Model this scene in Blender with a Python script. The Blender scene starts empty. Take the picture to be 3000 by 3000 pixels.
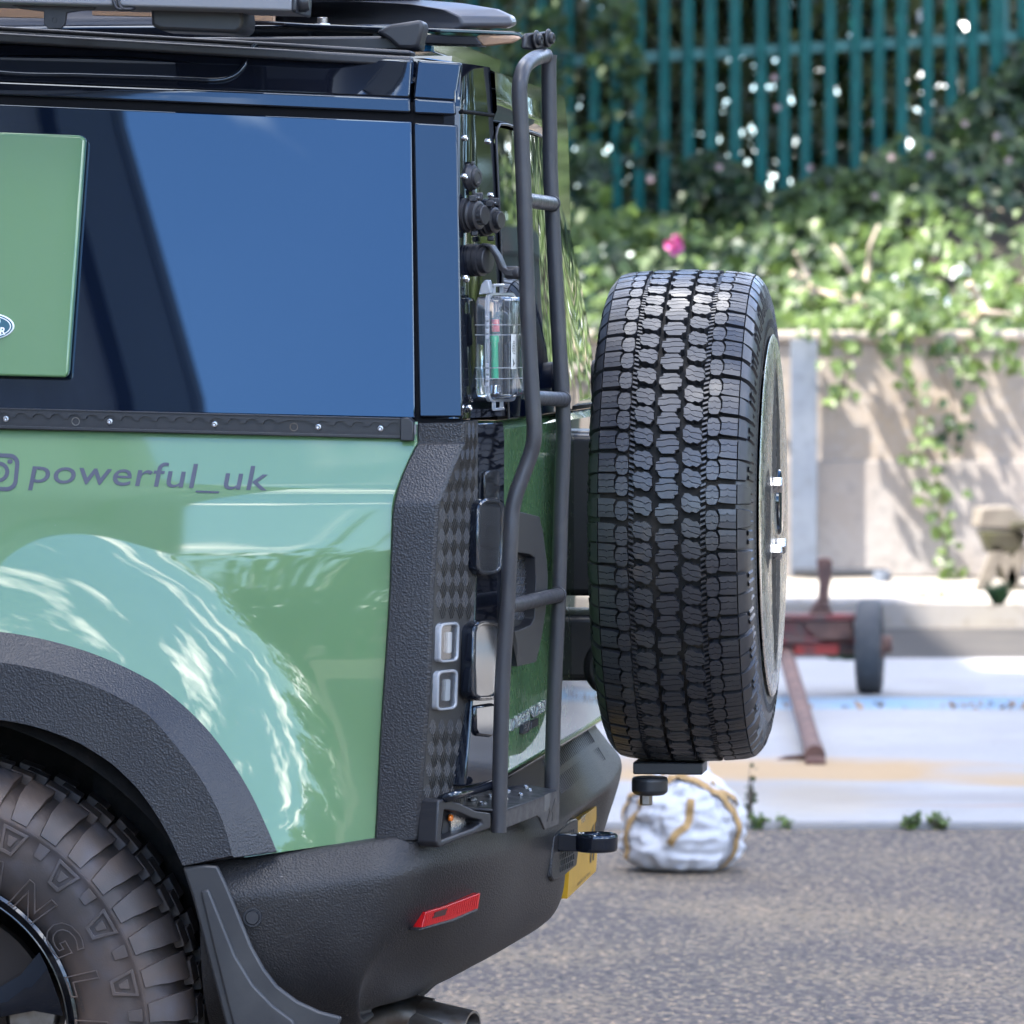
import bpy, math, random
import numpy as np
from mathutils import Vector, Matrix, noise as mnoise
R = math.radians
PI = math.pi
rng = np.random.default_rng(7)
random.seed(7)
SC = bpy.context.scene
COL = SC.collection

# ---------------------------------------------------------------- camera
F, D, H = 15373.0, 7.6865, 1.4535            # focal length in photo pixels, distance to the car side, eye height
cam_d = bpy.data.cameras.new('camera')
cam = bpy.data.objects.new('camera', cam_d)
COL.objects.link(cam)
cam.location = (0, -D, H)
cam.rotation_euler = (PI / 2, 0, 0)
cam_d.sensor_width = 36.0
cam_d.lens = 36.0 * F / 3000.0
cam_d.shift_y = -568.0 / 3000.0
cam_d.clip_start = 0.1
cam_d.clip_end = 2000.0
cam_d.dof.use_dof = True
cam_d.dof.focus_distance = 8.15
cam_d.dof.aperture_fstop = 10.0
SC.camera = cam

# ---------------------------------------------------------------- sky, sun, exposure
SUN_DIR = Vector((-0.50, -0.25, 0.83)).normalized()
SUN_EL = math.asin(SUN_DIR.z)
SUN_AZ = math.atan2(SUN_DIR.x, SUN_DIR.y)
world = bpy.data.worlds.new('World')
SC.world = world
world.use_nodes = True
wn, wl = world.node_tree.nodes, world.node_tree.links
wn.clear()
w_out = wn.new('ShaderNodeOutputWorld')
w_bg = wn.new('ShaderNodeBackground')
w_sky = wn.new('ShaderNodeTexSky')
w_sky.sky_type = 'NISHITA'
w_sky.sun_disc = False
w_sky.sun_elevation = SUN_EL
w_sky.sun_rotation = SUN_AZ
w_sky.altitude = 100
w_sky.air_density = 1.0
w_sky.dust_density = 0.0
w_sky.ozone_density = 9.0
w_bg.inputs['Strength'].default_value = 0.15
w_tc = wn.new('ShaderNodeTexCoord')
w_sep = wn.new('ShaderNodeSeparateXYZ')
wl.new(w_tc.outputs['Generated'], w_sep.inputs[0])
w_add = wn.new('ShaderNodeMath'); w_add.operation = 'ADD'; w_add.inputs[1].default_value = 0.22
wl.new(w_sep.outputs['Z'], w_add.inputs[0])
w_max = wn.new('ShaderNodeMath'); w_max.operation = 'MAXIMUM'; w_max.inputs[1].default_value = 0.05
wl.new(w_add.outputs[0], w_max.inputs[0])
w_div = wn.new('ShaderNodeVectorMath'); w_div.operation = 'DIVIDE'
w_comb = wn.new('ShaderNodeCombineXYZ')
for i in range(3):
    wl.new(w_max.outputs[0], w_comb.inputs[i])
wl.new(w_tc.outputs['Generated'], w_div.inputs[0])
wl.new(w_comb.outputs[0], w_div.inputs[1])
w_noise = wn.new('ShaderNodeTexNoise')
w_noise.inputs['Scale'].default_value = 2.3
w_noise.inputs['Detail'].default_value = 9
w_noise.inputs['Roughness'].default_value = 0.58
w_noise.inputs['Distortion'].default_value = 0.15
w_off = wn.new('ShaderNodeVectorMath'); w_off.operation = 'ADD'; w_off.inputs[1].default_value = (12.0, 3.0, 0.0)
w_rot = wn.new('ShaderNodeVectorRotate'); w_rot.rotation_type = 'Z_AXIS'; w_rot.inputs['Angle'].default_value = R(1)
wl.new(w_div.outputs[0], w_rot.inputs['Vector'])
w_scl = wn.new('ShaderNodeVectorMath'); w_scl.operation = 'SCALE'; w_scl.inputs[3].default_value = 1.24
wl.new(w_rot.outputs[0], w_scl.inputs[0])
wl.new(w_scl.outputs[0], w_off.inputs[0])
wl.new(w_off.outputs[0], w_noise.inputs['Vector'])
w_ramp = wn.new('ShaderNodeValToRGB')
w_ramp.color_ramp.elements[0].position = 0.53
w_ramp.color_ramp.elements[1].position = 0.65
wl.new(w_noise.outputs['Fac'], w_ramp.inputs[0])
w_mix = wn.new('ShaderNodeMix'); w_mix.data_type = 'RGBA'
wl.new(w_ramp.outputs['Color'], w_mix.inputs[0])
wl.new(w_sky.outputs[0], w_mix.inputs[6])
w_mix.inputs[7].default_value = (21.0, 20.4, 19.8, 1)
wl.new(w_mix.outputs[2], w_bg.inputs['Color'])
wl.new(w_bg.outputs[0], w_out.inputs['Surface'])

sun_d = bpy.data.lights.new('sun', 'SUN')
sun_d.energy = 4.0
sun_d.angle = R(0.53)
sun_d.color = (1.0, 0.955, 0.88)
sun = bpy.data.objects.new('sun', sun_d)
COL.objects.link(sun)
sun.rotation_euler = SUN_DIR.to_track_quat('Z', 'Y').to_euler()

SC.view_settings.view_transform = 'Standard'
SC.view_settings.look = 'None'
SC.view_settings.exposure = 2.35
SC.view_settings.gamma = 1.0
SC.view_settings.use_curve_mapping = False
SC.render.engine = 'CYCLES'
SC.cycles.max_bounces = 8
SC.cycles.transparent_max_bounces = 24
SC.cycles.sample_clamp_indirect = 8.0

# ---------------------------------------------------------------- pixel -> place helpers (photo pixels, 3000 x 3000)
TH = R(7.2)
c_, s_ = math.cos(TH), math.sin(TH)

def S(px, py, yc):
    """point of the car's own frame that lies in its plane y = yc"""
    dx, dz = (px - 1500) / F, -(py - 932) / F
    t = (yc + D * c_) / (dx * s_ + c_)
    X, Y = t * dx, t - D
    return Vector((X * c_ - Y * s_, yc, H + t * dz))

def SX(px, py, xc):
    """point of the car's own frame that lies in its plane x = xc"""
    dx, dz = (px - 1500) / F, -(py - 932) / F
    t = (xc - D * s_) / (dx * c_ - s_)
    X, Y = t * dx, t - D
    return Vector((xc, X * s_ + Y * c_, H + t * dz))

def SF(px, py, fn, off=0.0):
    """point on the car surface y = fn(x, z)"""
    y = 0.0
    for _ in range(6):
        p = S(px, py, y)
        y = fn(p.x, p.z) + off
    return S(px, py, y)

def W(px, py, d):
    return Vector(((px - 1500) / F * d, d - D, H - (py - 932) / F * d))

def G(px, py, z=0.0):
    d = F * (H - z) / (py - 932)
    return W(px, py, d)

def to_world(p):
    return Vector((p[0] * c_ + p[1] * s_, -p[0] * s_ + p[1] * c_, p[2]))

def px_of(p):
    w = to_world(p)
    d = w.y + D
    return 1500 + F * w.x / d, 932 + F * (H - w.z) / d

def lerp(a, b, t):
    return a + (b - a) * t

def interp(y, pts):
    """piecewise-linear table lookup"""
    if y <= pts[0][0]: return pts[0][1]
    for (a, b), (c, d) in zip(pts, pts[1:]):
        if y <= c:
            return b + (d - b) * (y - a) / (c - a)
    return pts[-1][1]

def smooth(t):
    t = max(0.0, min(1.0, t))
    return t * t * (3 - 2 * t)

# ---------------------------------------------------------------- mesh builder
class MB:
    def __init__(self):
        self.v, self.f = [], []
    def add(self, vs, fs):
        o = len(self.v)
        self.v += [tuple(p) for p in vs]
        self.f += [tuple(i + o for i in f) for f in fs]
        return self
    def box(self, c, s, rot=None):
        M = rot or Matrix.Identity(3)
        vs = [Vector(c) + M @ Vector((x * s[0] / 2, y * s[1] / 2, z * s[2] / 2)) for x in (-1, 1) for y in (-1, 1) for z in (-1, 1)]
        return self.add(vs, [(0, 1, 3, 2), (4, 6, 7, 5), (0, 4, 5, 1), (2, 3, 7, 6), (0, 2, 6, 4), (1, 5, 7, 3)])
    def grid(self, rows, close=False):
        n = len(rows[0])
        vs = [p for r in rows for p in r]
        fs = []
        for i in range(len(rows) - 1):
            for j in range(n - 1 + (1 if close else 0)):
                a, b = i * n + j, i * n + (j + 1) % n
                fs.append((a, b, b + n, a + n))
        return self.add(vs, fs)
    def prism(self, outline, vec):
        """closed outline (list of points) pushed along vec"""
        n = len(outline); vec = Vector(vec)
        vs = [Vector(p) for p in outline] + [Vector(p) + vec for p in outline]
        fs = [tuple(range(n)), tuple(reversed(range(n, 2 * n)))]
        fs += [(i, i + n, (i + 1) % n + n, (i + 1) % n) for i in range(n)]
        return self.add(vs, fs)
    def frame_prism(self, outer, inner, vec):
        n = len(outer); vec = Vector(vec)
        vs = [Vector(p) for p in outer] + [Vector(p) for p in inner]
        vs += [p + vec for p in vs]
        fs = []
        for i in range(n):
            j = (i + 1) % n
            fs += [(i, j, n + j, n + i), (2 * n + i, 3 * n + i, 3 * n + j, 2 * n + j),
                   (i, 2 * n + i, 2 * n + j, j), (n + i, n + j, 3 * n + j, 3 * n + i)]
        return self.add(vs, fs)
    def tube(self, path, r, n=12, caps=True):
        path = [Vector(p) for p in path]
        rr = r if isinstance(r, (list, tuple)) else [r] * len(path)
        rows = []
        up = None
        for i, p in enumerate(path):
            t = (path[min(i + 1, len(path) - 1)] - path[max(i - 1, 0)]).normalized()
            if up is None:
                up = Vector((0, 0, 1)) if abs(t.z) < 0.9 else Vector((0, 1, 0))
            a = t.cross(up).normalized(); b = a.cross(t).normalized(); up = b
            rows.append([p + (a * math.cos(k * 2 * PI / n) + b * math.sin(k * 2 * PI / n)) * rr[i] for k in range(n)])
        self.grid(rows, close=True)
        if caps:
            o = len(self.v)
            self.f.append(tuple(range(o - n, o)))
            self.f.append(tuple(reversed(range(o - n * len(path), o - n * len(path) + n))))
        return self
    def lathe(self, prof, org, axis, n=32, caps=True, a0=0.0, a1=2 * PI):
        """prof: (radius, height along axis)"""
        ax = Vector(axis).normalized()
        u = ax.cross(Vector((0, 0, 1)))
        if u.length < 0.05: u = Vector((1, 0, 0))
        u.normalize(); w = ax.cross(u)
        full = abs(a1 - a0 - 2 * PI) < 1e-6
        m = n if full else n + 1
        rows = []
        for r, h in prof:
            rows.append([Vector(org) + ax * h + (u * math.cos(a0 + (a1 - a0) * k / n) + w * math.sin(a0 + (a1 - a0) * k / n)) * r for k in range(m)])
        base = len(self.v)
        self.grid(rows, close=full)
        if caps and full:
            self.f.append(tuple(base + k for k in range(n)))
            self.f.append(tuple(reversed([base + (len(prof) - 1) * n + k for k in range(n)])))
        return self
    def xf(self, M):
        self.v = [tuple(M @ Vector(p)) for p in self.v]
        return self

def mesh_of(name, mb, m, smoothing=40):
    me = bpy.data.meshes.new(name)
    me.from_pydata([tuple(v) for v in mb.v], [], mb.f)
    me.validate()
    import bmesh
    bm = bmesh.new(); bm.from_mesh(me)
    bmesh.ops.recalc_face_normals(bm, faces=bm.faces)
    bm.to_mesh(me); bm.free()
    if m: me.materials.append(m)
    if smoothing:
        me.shade_smooth()
        me.set_sharp_from_angle(angle=R(smoothing))
    return me

def obj(name, mb, m, parent=None, smoothing=40, bevel=0.0, seg=2, sub=0, kind=None):
    me = mesh_of(name, mb, m, smoothing)
    o = bpy.data.objects.new(name, me)
    COL.objects.link(o)
    if parent: o.parent = parent
    if sub:
        md = o.modifiers.new('sub', 'SUBSURF'); md.levels = sub; md.render_levels = sub
    if bevel:
        md = o.modifiers.new('bevel', 'BEVEL'); md.width = bevel; md.segments = seg; md.limit_method = 'ANGLE'; md.angle_limit = R(32)
        md.harden_normals = False
    if kind: o['kind'] = kind
    return o

def tag(o, label, cat, group=None):
    o['label'] = label; o['category'] = cat
    if group: o['group'] = group
    return o

def empty(name, loc=(0, 0, 0), rz=0.0, parent=None):
    o = bpy.data.objects.new(name, None)
    o.empty_display_size = 0.1
    COL.objects.link(o)
    o.location = loc; o.rotation_euler = (0, 0, rz)
    if parent: o.parent = parent
    return o

def copy_tree(o, parent=None):
    c = o.copy(); COL.objects.link(c)
    if parent: c.parent = parent
    for ch in [k for k in bpy.data.objects if k.parent == o]:
        copy_tree(ch, c)
    return c

def text_pts(body, shear=0.0, size=1.0, spacing=1.0, offset=0.0):
    cu = bpy.data.curves.new('t', 'FONT')
    cu.body = body; cu.shear = shear; cu.size = size; cu.space_character = spacing
    cu.resolution_u = 4; cu.offset = offset
    o = bpy.data.objects.new('t', cu); COL.objects.link(o)
    dg = bpy.context.evaluated_depsgraph_get()
    me = bpy.data.meshes.new_from_object(o.evaluated_get(dg))
    vs = [v.co.copy() for v in me.vertices]; fs = [tuple(p.vertices) for p in me.polygons]
    bpy.data.objects.remove(o); bpy.data.meshes.remove(me); bpy.data.curves.remove(cu)
    return vs, fs

def text_mb(body, fn, shear=0.0, spacing=1.0, thick=None, offset=0.0):
    """flat letters mapped by fn(u, v) -> point, u in 0..1 across the text, v in units of the text's cap size; thick(u,v)->offset point"""
    vs, fs = text_pts(body, shear, 1.0, spacing, offset)
    x0 = min(v.x for v in vs); x1 = max(v.x for v in vs)
    mb = MB()
    top = [fn((v.x - x0) / (x1 - x0), v.y) for v in vs]
    if not thick:
        mb.add(top, fs)
        return mb
    vec = Vector(thick)
    n = len(top)
    # rim edges
    cnt = {}
    for f in fs:
        for a, b in zip(f, f[1:] + f[:1]):
            cnt[(a, b)] = cnt.get((a, b), 0) + 1
    rim = [(a, b) for (a, b) in cnt if (b, a) not in cnt]
    mb.add(top + [p + vec for p in top], fs + [tuple(i + n for i in reversed(f)) for f in fs] + [(b, a, a + n, b + n) for a, b in rim])
    return mb

# ---------------------------------------------------------------- materials
MATS = {}
def mat(name, base=(0.5, 0.5, 0.5), rough=0.5, metal=0.0, coat=0.0, coat_rough=0.03, spec=0.5, ior=1.5,
        bump=None, var=None, rvar=None, trans=0.0, alpha=None, coords='Object'):
    """bump: list of (kind, scale, strength, distance); var: (scale, colour2, lo, hi) noise mix on the base colour"""
    m = bpy.data.materials.new(name); MATS[name] = m
    m.use_nodes = True
    nt = m.node_tree; n, l = nt.nodes, nt.links
    b = n['Principled BSDF']
    b.inputs['Base Color'].default_value = (*base, 1)
    b.inputs['Roughness'].default_value = rough
    b.inputs['Metallic'].default_value = metal
    b.inputs['IOR'].default_value = ior
    b.inputs['Specular IOR Level'].default_value = spec
    b.inputs['Coat Weight'].default_value = coat
    b.inputs['Coat Roughness'].default_value = coat_rough
    if coat: b.inputs['Coat IOR'].default_value = 1.6
    b.inputs['Transmission Weight'].default_value = trans
    tc = n.new('ShaderNodeTexCoord')
    vec = tc.outputs[coords]
    if var:
        vv = var if isinstance(var, list) else [var]
        prev = None
        for (sc, col2, lo, hi) in vv:
            nz = n.new('ShaderNodeTexNoise'); nz.inputs['Scale'].default_value = sc; nz.inputs['Detail'].default_value = 6
            l.new(vec, nz.inputs['Vector'])
            rp = n.new('ShaderNodeMapRange'); rp.inputs[1].default_value = lo; rp.inputs[2].default_value = hi
            l.new(nz.outputs['Fac'], rp.inputs[0])
            mx = n.new('ShaderNodeMix'); mx.data_type = 'RGBA'
            l.new(rp.outputs[0], mx.inputs[0])
            if prev is None: mx.inputs[6].default_value = (*base, 1)
            else: l.new(prev, mx.inputs[6])
            mx.inputs[7].default_value = (*col2, 1)
            prev = mx.outputs[2]
        l.new(prev, b.inputs['Base Color'])
    if rvar:
        sc, lo, hi = rvar
        nz = n.new('ShaderNodeTexNoise'); nz.inputs['Scale'].default_value = sc; nz.inputs['Detail'].default_value = 5
        l.new(vec, nz.inputs['Vector'])
        rp = n.new('ShaderNodeMapRange'); rp.inputs[1].default_value = 0.3; rp.inputs[2].default_value = 0.7
        rp.inputs[3].default_value = lo; rp.inputs[4].default_value = hi
        l.new(nz.outputs['Fac'], rp.inputs[0]); l.new(rp.outputs[0], b.inputs['Roughness'])
    if bump:
        prev = None
        for kind, sc, st, dist in bump:
            if kind == 'noise':
                t = n.new('ShaderNodeTexNoise'); t.inputs['Detail'].default_value = 3; o = t.outputs['Fac']
            else:
                t = n.new('ShaderNodeTexVoronoi'); t.feature = 'SMOOTH_F1'; o = t.outputs['Distance']
            t.inputs['Scale'].default_value = sc
            l.new(vec, t.inputs['Vector'])
            bp = n.new('ShaderNodeBump'); bp.inputs['Strength'].default_value = st; bp.inputs['Distance'].default_value = dist
            l.new(o, bp.inputs['Height'])
            if prev: l.new(prev, bp.inputs['Normal'])
            prev = bp.outputs[0]
        l.new(prev, b.inputs['Normal'])
        if coat:
            pass
    return m

def tint(m, c):
    b = m.node_tree.nodes['Principled BSDF']
    b.inputs['Specular Tint'].default_value = (*c, 1)
    b.inputs['Coat Tint'].default_value = (1, 1, 1, 1)
    return m
mat('green_paint', (0.098, 0.205, 0.080), 0.45, coat=1.0, coat_rough=0.02, var=[(1.5, (0.105, 0.205, 0.088), 0.4, 0.7), (330, (0.30, 0.32, 0.26), 0.765, 0.80)], rvar=(40, 0.40, 0.5))
tint(mat('gloss_black', (0.005, 0.006, 0.010), 0.04, ior=1.62, var=(420, (0.2, 0.2, 0.2), 0.77, 0.80)), (0.78, 0.90, 1.0))
tint(mat('dark_glass', (0.002, 0.004, 0.012), 0.01, ior=1.75, var=[(420, (0.22, 0.22, 0.22), 0.765, 0.80), (3, (0.004, 0.007, 0.016), 0.4, 0.7)]), (0.66, 0.84, 1.0))
mat('satin_black', (0.018, 0.018, 0.021), 0.42, ior=1.5, bump=[('noise', 900, 0.12, 0.001)])
mat('powder_black', (0.030, 0.030, 0.034), 0.38, bump=[('noise', 1400, 0.25, 0.0006)], rvar=(60, 0.3, 0.48), var=(25, (0.045, 0.043, 0.043), 0.55, 0.8))
mat('grained_plastic', (0.019, 0.019, 0.022), 0.36, bump=[('voronoi', 380, 0.7, 0.0011), ('noise', 600, 0.4, 0.0006)], var=(9, (0.026, 0.0255, 0.027), 0.45, 0.75))
mat('bumper_plastic', (0.0165, 0.0155, 0.0165), 0.40, spec=0.34, bump=[('voronoi', 380, 0.8, 0.0011), ('noise', 600, 0.4, 0.0006)], var=[(5, (0.032, 0.030, 0.029), 0.45, 0.7), (120, (0.16, 0.15, 0.14), 0.73, 0.80)])
mat('tread_plastic', (0.030, 0.0285, 0.0275), 0.5, bump=[('noise', 900, 0.5, 0.0006)])
mat('tread_bar', (0.034, 0.033, 0.032), 0.42)
mat('smooth_plastic', (0.022, 0.023, 0.027), 0.35, bump=[('noise', 300, 0.08, 0.001)])
mat('flap_rubber', (0.030, 0.030, 0.032), 0.42, var=[(14, (0.055, 0.054, 0.053), 0.5, 0.8), (90, (0.2, 0.19, 0.18), 0.74, 0.82)], bump=[('noise', 60, 0.1, 0.002)])
mat('liner', (0.012, 0.011, 0.011), 0.9, var=(30, (0.03, 0.025, 0.022), 0.5, 0.8), bump=[('noise', 150, 0.5, 0.003)])
mat('tyre_spare', (0.027, 0.027, 0.031), 0.28, spec=0.7, bump=[('noise', 500, 0.1, 0.001)], var=[(10, (0.044, 0.042, 0.040), 0.5, 0.75), (16, (0.070, 0.054, 0.040), 0.60, 0.85), (110, (0.10, 0.09, 0.08), 0.70, 0.82)], rvar=(30, 0.28, 0.44))
mat('tyre_groove_shade', (0.016, 0.0155, 0.015), 0.8, spec=0.25, var=[(14, (0.045, 0.037, 0.029), 0.48, 0.72), (90, (0.12, 0.10, 0.08), 0.70, 0.80)])  # dusty groove rubber, made darker to carry the shade between the blocks
mat('disc_dark', (0.06, 0.045, 0.038), 0.6, metal=0.4)
mat('tyre_dusty', (0.050, 0.042, 0.040), 0.55, bump=[('noise', 400, 0.2, 0.001)], var=[(7, (0.125, 0.085, 0.064), 0.40, 0.72), (22, (0.080, 0.074, 0.082), 0.5, 0.8), (180, (0.30, 0.27, 0.22), 0.76, 0.82)])
mat('rim_black', (0.006, 0.006, 0.008), 0.25, coat=0.6, coat_rough=0.08)
mat('lamp_silver', (0.62, 0.62, 0.63), 0.25, metal=0.5)
mat('chrome', (0.75, 0.75, 0.76), 0.12, metal=1.0)
mat('steel', (0.55, 0.55, 0.56), 0.28, metal=1.0, rvar=(200, 0.2, 0.4))
mat('plate_metal', (0.74, 0.71, 0.66), 0.32, metal=1.0, rvar=(40, 0.2, 0.34))
mat('exhaust_steel', (0.30, 0.28, 0.26), 0.4, metal=1.0, var=(30, (0.16, 0.12, 0.09), 0.4, 0.7))
mat('alu_grey', (0.21, 0.21, 0.22), 0.42, metal=0.3, bump=[('noise', 30, 0.03, 0.001)])
mat('tent_grey', (0.055, 0.055, 0.062), 0.38, bump=[('noise', 500, 0.1, 0.001)])
mat('tan_board', (0.36, 0.22, 0.13), 0.7)
mat('red_lens', (0.42, 0.004, 0.006), 0.3, coat=0.4)
mat('red_dark', (0.03, 0.004, 0.005), 0.45)
mat('orange_lens', (0.8, 0.18, 0.01), 0.2, coat=1.0)
mat('sensor_grey', (0.17, 0.165, 0.16), 0.4)
mat('sensor_dark', (0.03, 0.03, 0.033), 0.35)
mat('plate_yellow', (0.55, 0.30, 0.012), 0.4, var=(60, (0.50, 0.27, 0.012), 0.4, 0.7))
mat('print_black', (0.012, 0.012, 0.014), 0.4)
mat('vinyl_grey', (0.050, 0.056, 0.080), 0.4)
mat('badge_green', (0.010, 0.085, 0.12), 0.25, coat=1.0)
mat('badge_white', (0.8, 0.82, 0.82), 0.3)
mat('badge_silver', (0.62, 0.63, 0.65), 0.25, metal=0.85)
mat('rubber_seal', (0.004, 0.004, 0.005), 0.6, spec=0.1)
mat('label_white', (0.78, 0.79, 0.76), 0.45)
mat('blue_film', (0.0, 0.28, 0.78), 0.35)
mat('medic_green', (0.02, 0.50, 0.24), 0.35)
mat('medic_red', (0.65, 0.03, 0.04), 0.35)
mat('medic_dark', (0.03, 0.05, 0.06), 0.5)
mat('grime', (0.085, 0.08, 0.075), 0.6)

def clear_plastic(name, tint, clear):
    m = bpy.data.materials.new(name); MATS[name] = m
    m.use_nodes = True
    n, l = m.node_tree.nodes, m.node_tree.links
    n.clear()
    out = n.new('ShaderNodeOutputMaterial')
    tr = n.new('ShaderNodeBsdfTransparent'); tr.inputs[0].default_value = (*tint, 1)
    gl = n.new('ShaderNodeBsdfGlossy'); gl.inputs['Roughness'].default_value = 0.06
    df = n.new('ShaderNodeBsdfDiffuse'); df.inputs[0].default_value = (0.7, 0.72, 0.75, 1)
    fr = n.new('ShaderNodeFresnel'); fr.inputs[0].default_value = 1.55
    m1 = n.new('ShaderNodeMixShader'); m1.inputs[0].default_value = 1 - clear
    m2 = n.new('ShaderNodeMixShader')
    l.new(tr.outputs[0], m1.inputs[1]); l.new(df.outputs[0], m1.inputs[2])
    l.new(fr.outputs[0], m2.inputs[0]); l.new(m1.outputs[0], m2.inputs[1]); l.new(gl.outputs[0], m2.inputs[2])
    l.new(m2.outputs[0], out.inputs[0])
    return m
clear_plastic('clear_shell', (0.90, 0.92, 0.94), 0.93)
clear_plastic('clear_rib', (0.80, 0.82, 0.86), 0.62)
clear_plastic('lamp_lens', (0.80, 0.82, 0.85), 0.95)
clear_plastic('smoked_lens', (0.42, 0.42, 0.45), 0.97)
# ================================================================ the car (built in its own frame: x to the rear, y away from the camera side, z up)
car = empty('off_road_car', (0, 0, 0), -TH)
tag(car, 'green and black off-road car seen at its rear corner with ladder and spare wheel', 'car')
WC = S(-233, 3028, -0.03)                     # rear wheel centre

def SA(px, py, x0, y0, phi, off=0.0):
    """point of the upright plane through (x0, y0), turned phi from the tailgate plane, moved off along its normal"""
    nx, ny = math.cos(phi), -math.sin(phi)
    dx, dz = (px - 1500) / F, -(py - 932) / F
    # local = (X c - Y s, X s + Y c), X = t dx, Y = t - D
    a = nx * (dx * c_ - s_) + ny * (dx * s_ + c_)
    b = nx * (D * s_) + ny * (-D * c_)
    t = (nx * x0 + ny * y0 + off - b) / a
    X, Y = t * dx, t - D
    return Vector((X * c_ - Y * s_, X * s_ + Y * c_, H + t * dz))

def rrect(x0, y0, x1, y1, r, n=5, slope=0.0, lean=0.0):
    pts = []
    for cx, cy, a in ((x1 - r, y0 + r, -90), (x1 - r, y1 - r, 0), (x0 + r, y1 - r, 90), (x0 + r, y0 + r, 180)):
        for k in range(n + 1):
            t = R(a + 90 * k / n)
            x, y = cx + r * math.cos(t), cy + r * math.sin(t)
            pts.append((x + lean * (y - y0), y + slope * (x - x0)))
    return pts

def ring_pts(cx, cy, rx, ry, n=24):
    return [(cx + rx * math.cos(2 * PI * k / n), cy + ry * math.sin(2 * PI * k / n)) for k in range(n)]

def patch(name, left, right, fn, m, parent, nu=12, nv=12, thick=0.006, bevel=0.002, off=0.0, smoothing=40, keep=None, dirv=(0, 1, 0)):
    """surface between two edge polylines given in photo pixels (same number of points), laid on y = fn(x, z), with edges of some depth"""
    def at(poly, t):
        k = t * (len(poly) - 1); i = min(int(k), len(poly) - 2); f = k - i
        return lerp(poly[i][0], poly[i + 1][0], f), lerp(poly[i][1], poly[i + 1][1], f)
    rows = []
    for i in range(nv + 1):
        (xa, ya), (xb, yb) = at(left, i / nv), at(right, i / nv)
        rows.append([SF(lerp(xa, xb, j / nu), lerp(ya, yb, j / nu), fn, off) for j in range(nu + 1)])
    mb = MB()
    if keep is None:
        mb.grid(rows)
        loop = [(0, j) for j in range(nu + 1)] + [(i, nu) for i in range(1, nv + 1)] + [(nv, j) for j in range(nu - 1, -1, -1)] + [(i, 0) for i in range(nv - 1, 0, -1)]
        n = nu + 1; o = len(mb.v); dv = Vector(dirv) * thick
        mb.v += [tuple(rows[i][j] + dv) for i, j in loop]
        L = len(loop)
        for k in range(L):
            a = loop[k][0] * n + loop[k][1]; b = loop[(k + 1) % L][0] * n + loop[(k + 1) % L][1]
            mb.f.append((b, a, o + k, o + (k + 1) % L))
    else:
        n = nu + 1
        mb.v = [tuple(p) for r in rows for p in r]
        for i in range(nv):
            for j in range(nu):
                q = [(i, j), (i, j + 1), (i + 1, j + 1), (i + 1, j)]
                if all(keep(rows[a][b]) for a, b in q):
                    mb.f.append(tuple(a * n + b for a, b in q))
    return obj(name, mb, m, parent, smoothing, bevel)

# ---------------------------------------------------------------- surfaces of the side
_prof = [(0.55, 0.006), (0.68, -0.008), (0.85, -0.014), (0.98, -0.0135), (1.08, -0.0090), (1.192, 0.0), (1.30, 0.040), (1.36, 0.058)]
def _pl(z):
    w = 0.006 + 0.022 * smooth((1.15 - z) / 0.08)
    return sum(interp(z + k * w, _prof) for k in (-2, -1, 0, 1, 2)) / 5
def y_panel(x, z):
    r = math.hypot(x - WC.x, z - WC.z)
    t = max(0.0, (0.800 - r) / 0.200)
    fl = t * t if t < 1 else 2 * t - 1                # flares out ever more steeply towards the wheel arch
    bow = 0.07 * max(0.0, x + 0.42) ** 2              # the panel turns in towards the rear corner
    return _pl(z) - 0.042 * fl + bow * smooth((1.25 - z) / 0.3)
def y_up(x, z):
    zz = min(z, 1.795)
    y = 0.058 + 0.155 * (zz - 1.30) + 0.030 * (x + 0.1) * (zz - 1.31)
    if z > 1.795: y += 0.40 * (z - 1.795)
    return y
def y_core(x, z): return 0.2

# inner body: keeps light out of the windows and carries the front of the car beyond the frame
mb = MB()
prof = [(0.035, 0.95), (0.035, 1.20), (0.075, 1.29), (0.105, 1.31), (0.17, 1.78), (0.23, 1.85), (1.70, 1.85), (1.76, 1.78), (1.86, 1.31), (1.93, 1.20), (1.93, 0.95)]
rows = []
for x in (-1.45, -0.12):
    rows.append([Vector((x, y, z)) for y, z in prof])
mb.grid(rows, close=True)
mb.f += [tuple(range(len(prof))), tuple(reversed(range(len(prof), 2 * len(prof))))]
obj('body_shell', mb, MATS['gloss_black'], car, 30)
mb = MB()
pr2 = [(0.0, 0.45), (0.0, 1.19), (0.06, 1.28), (1.87, 1.28), (1.94, 1.19), (1.94, 0.45)]
mb.grid([[Vector((x, y, z)) for y, z in pr2] for x in (-4.55, -4.4, -1.52)], close=True)
mb.f += [tuple(range(6)), tuple(reversed(range(12, 18)))]
obj('front_body', mb, MATS['green_paint'], car, 30, bevel=0.03)
mb = MB()
mb.grid([[Vector((x, y, z)) for y, z in ((0.07, 1.28), (0.20, 1.83), (1.73, 1.83), (1.87, 1.28))] for x in (-2.9, -1.46)], close=True)
mb.grid([[Vector((-3.5, y, 1.28)) for y in (0.08, 0.5, 1.4, 1.86)], [Vector((-2.9, y, 1.83 if 0.2 < y < 1.8 else 1.28)) for y in (0.08, 0.5, 1.4, 1.86)]])
obj('front_cabin', mb, MATS['gloss_black'], car, 30)
obj('underbody', MB().box((-2.0, 0.97, 0.62), (3.6, 1.10, 0.45)).box((-0.42, 0.97, 0.70), (0.5, 1.5, 0.28)), MATS['liner'], car)

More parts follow.
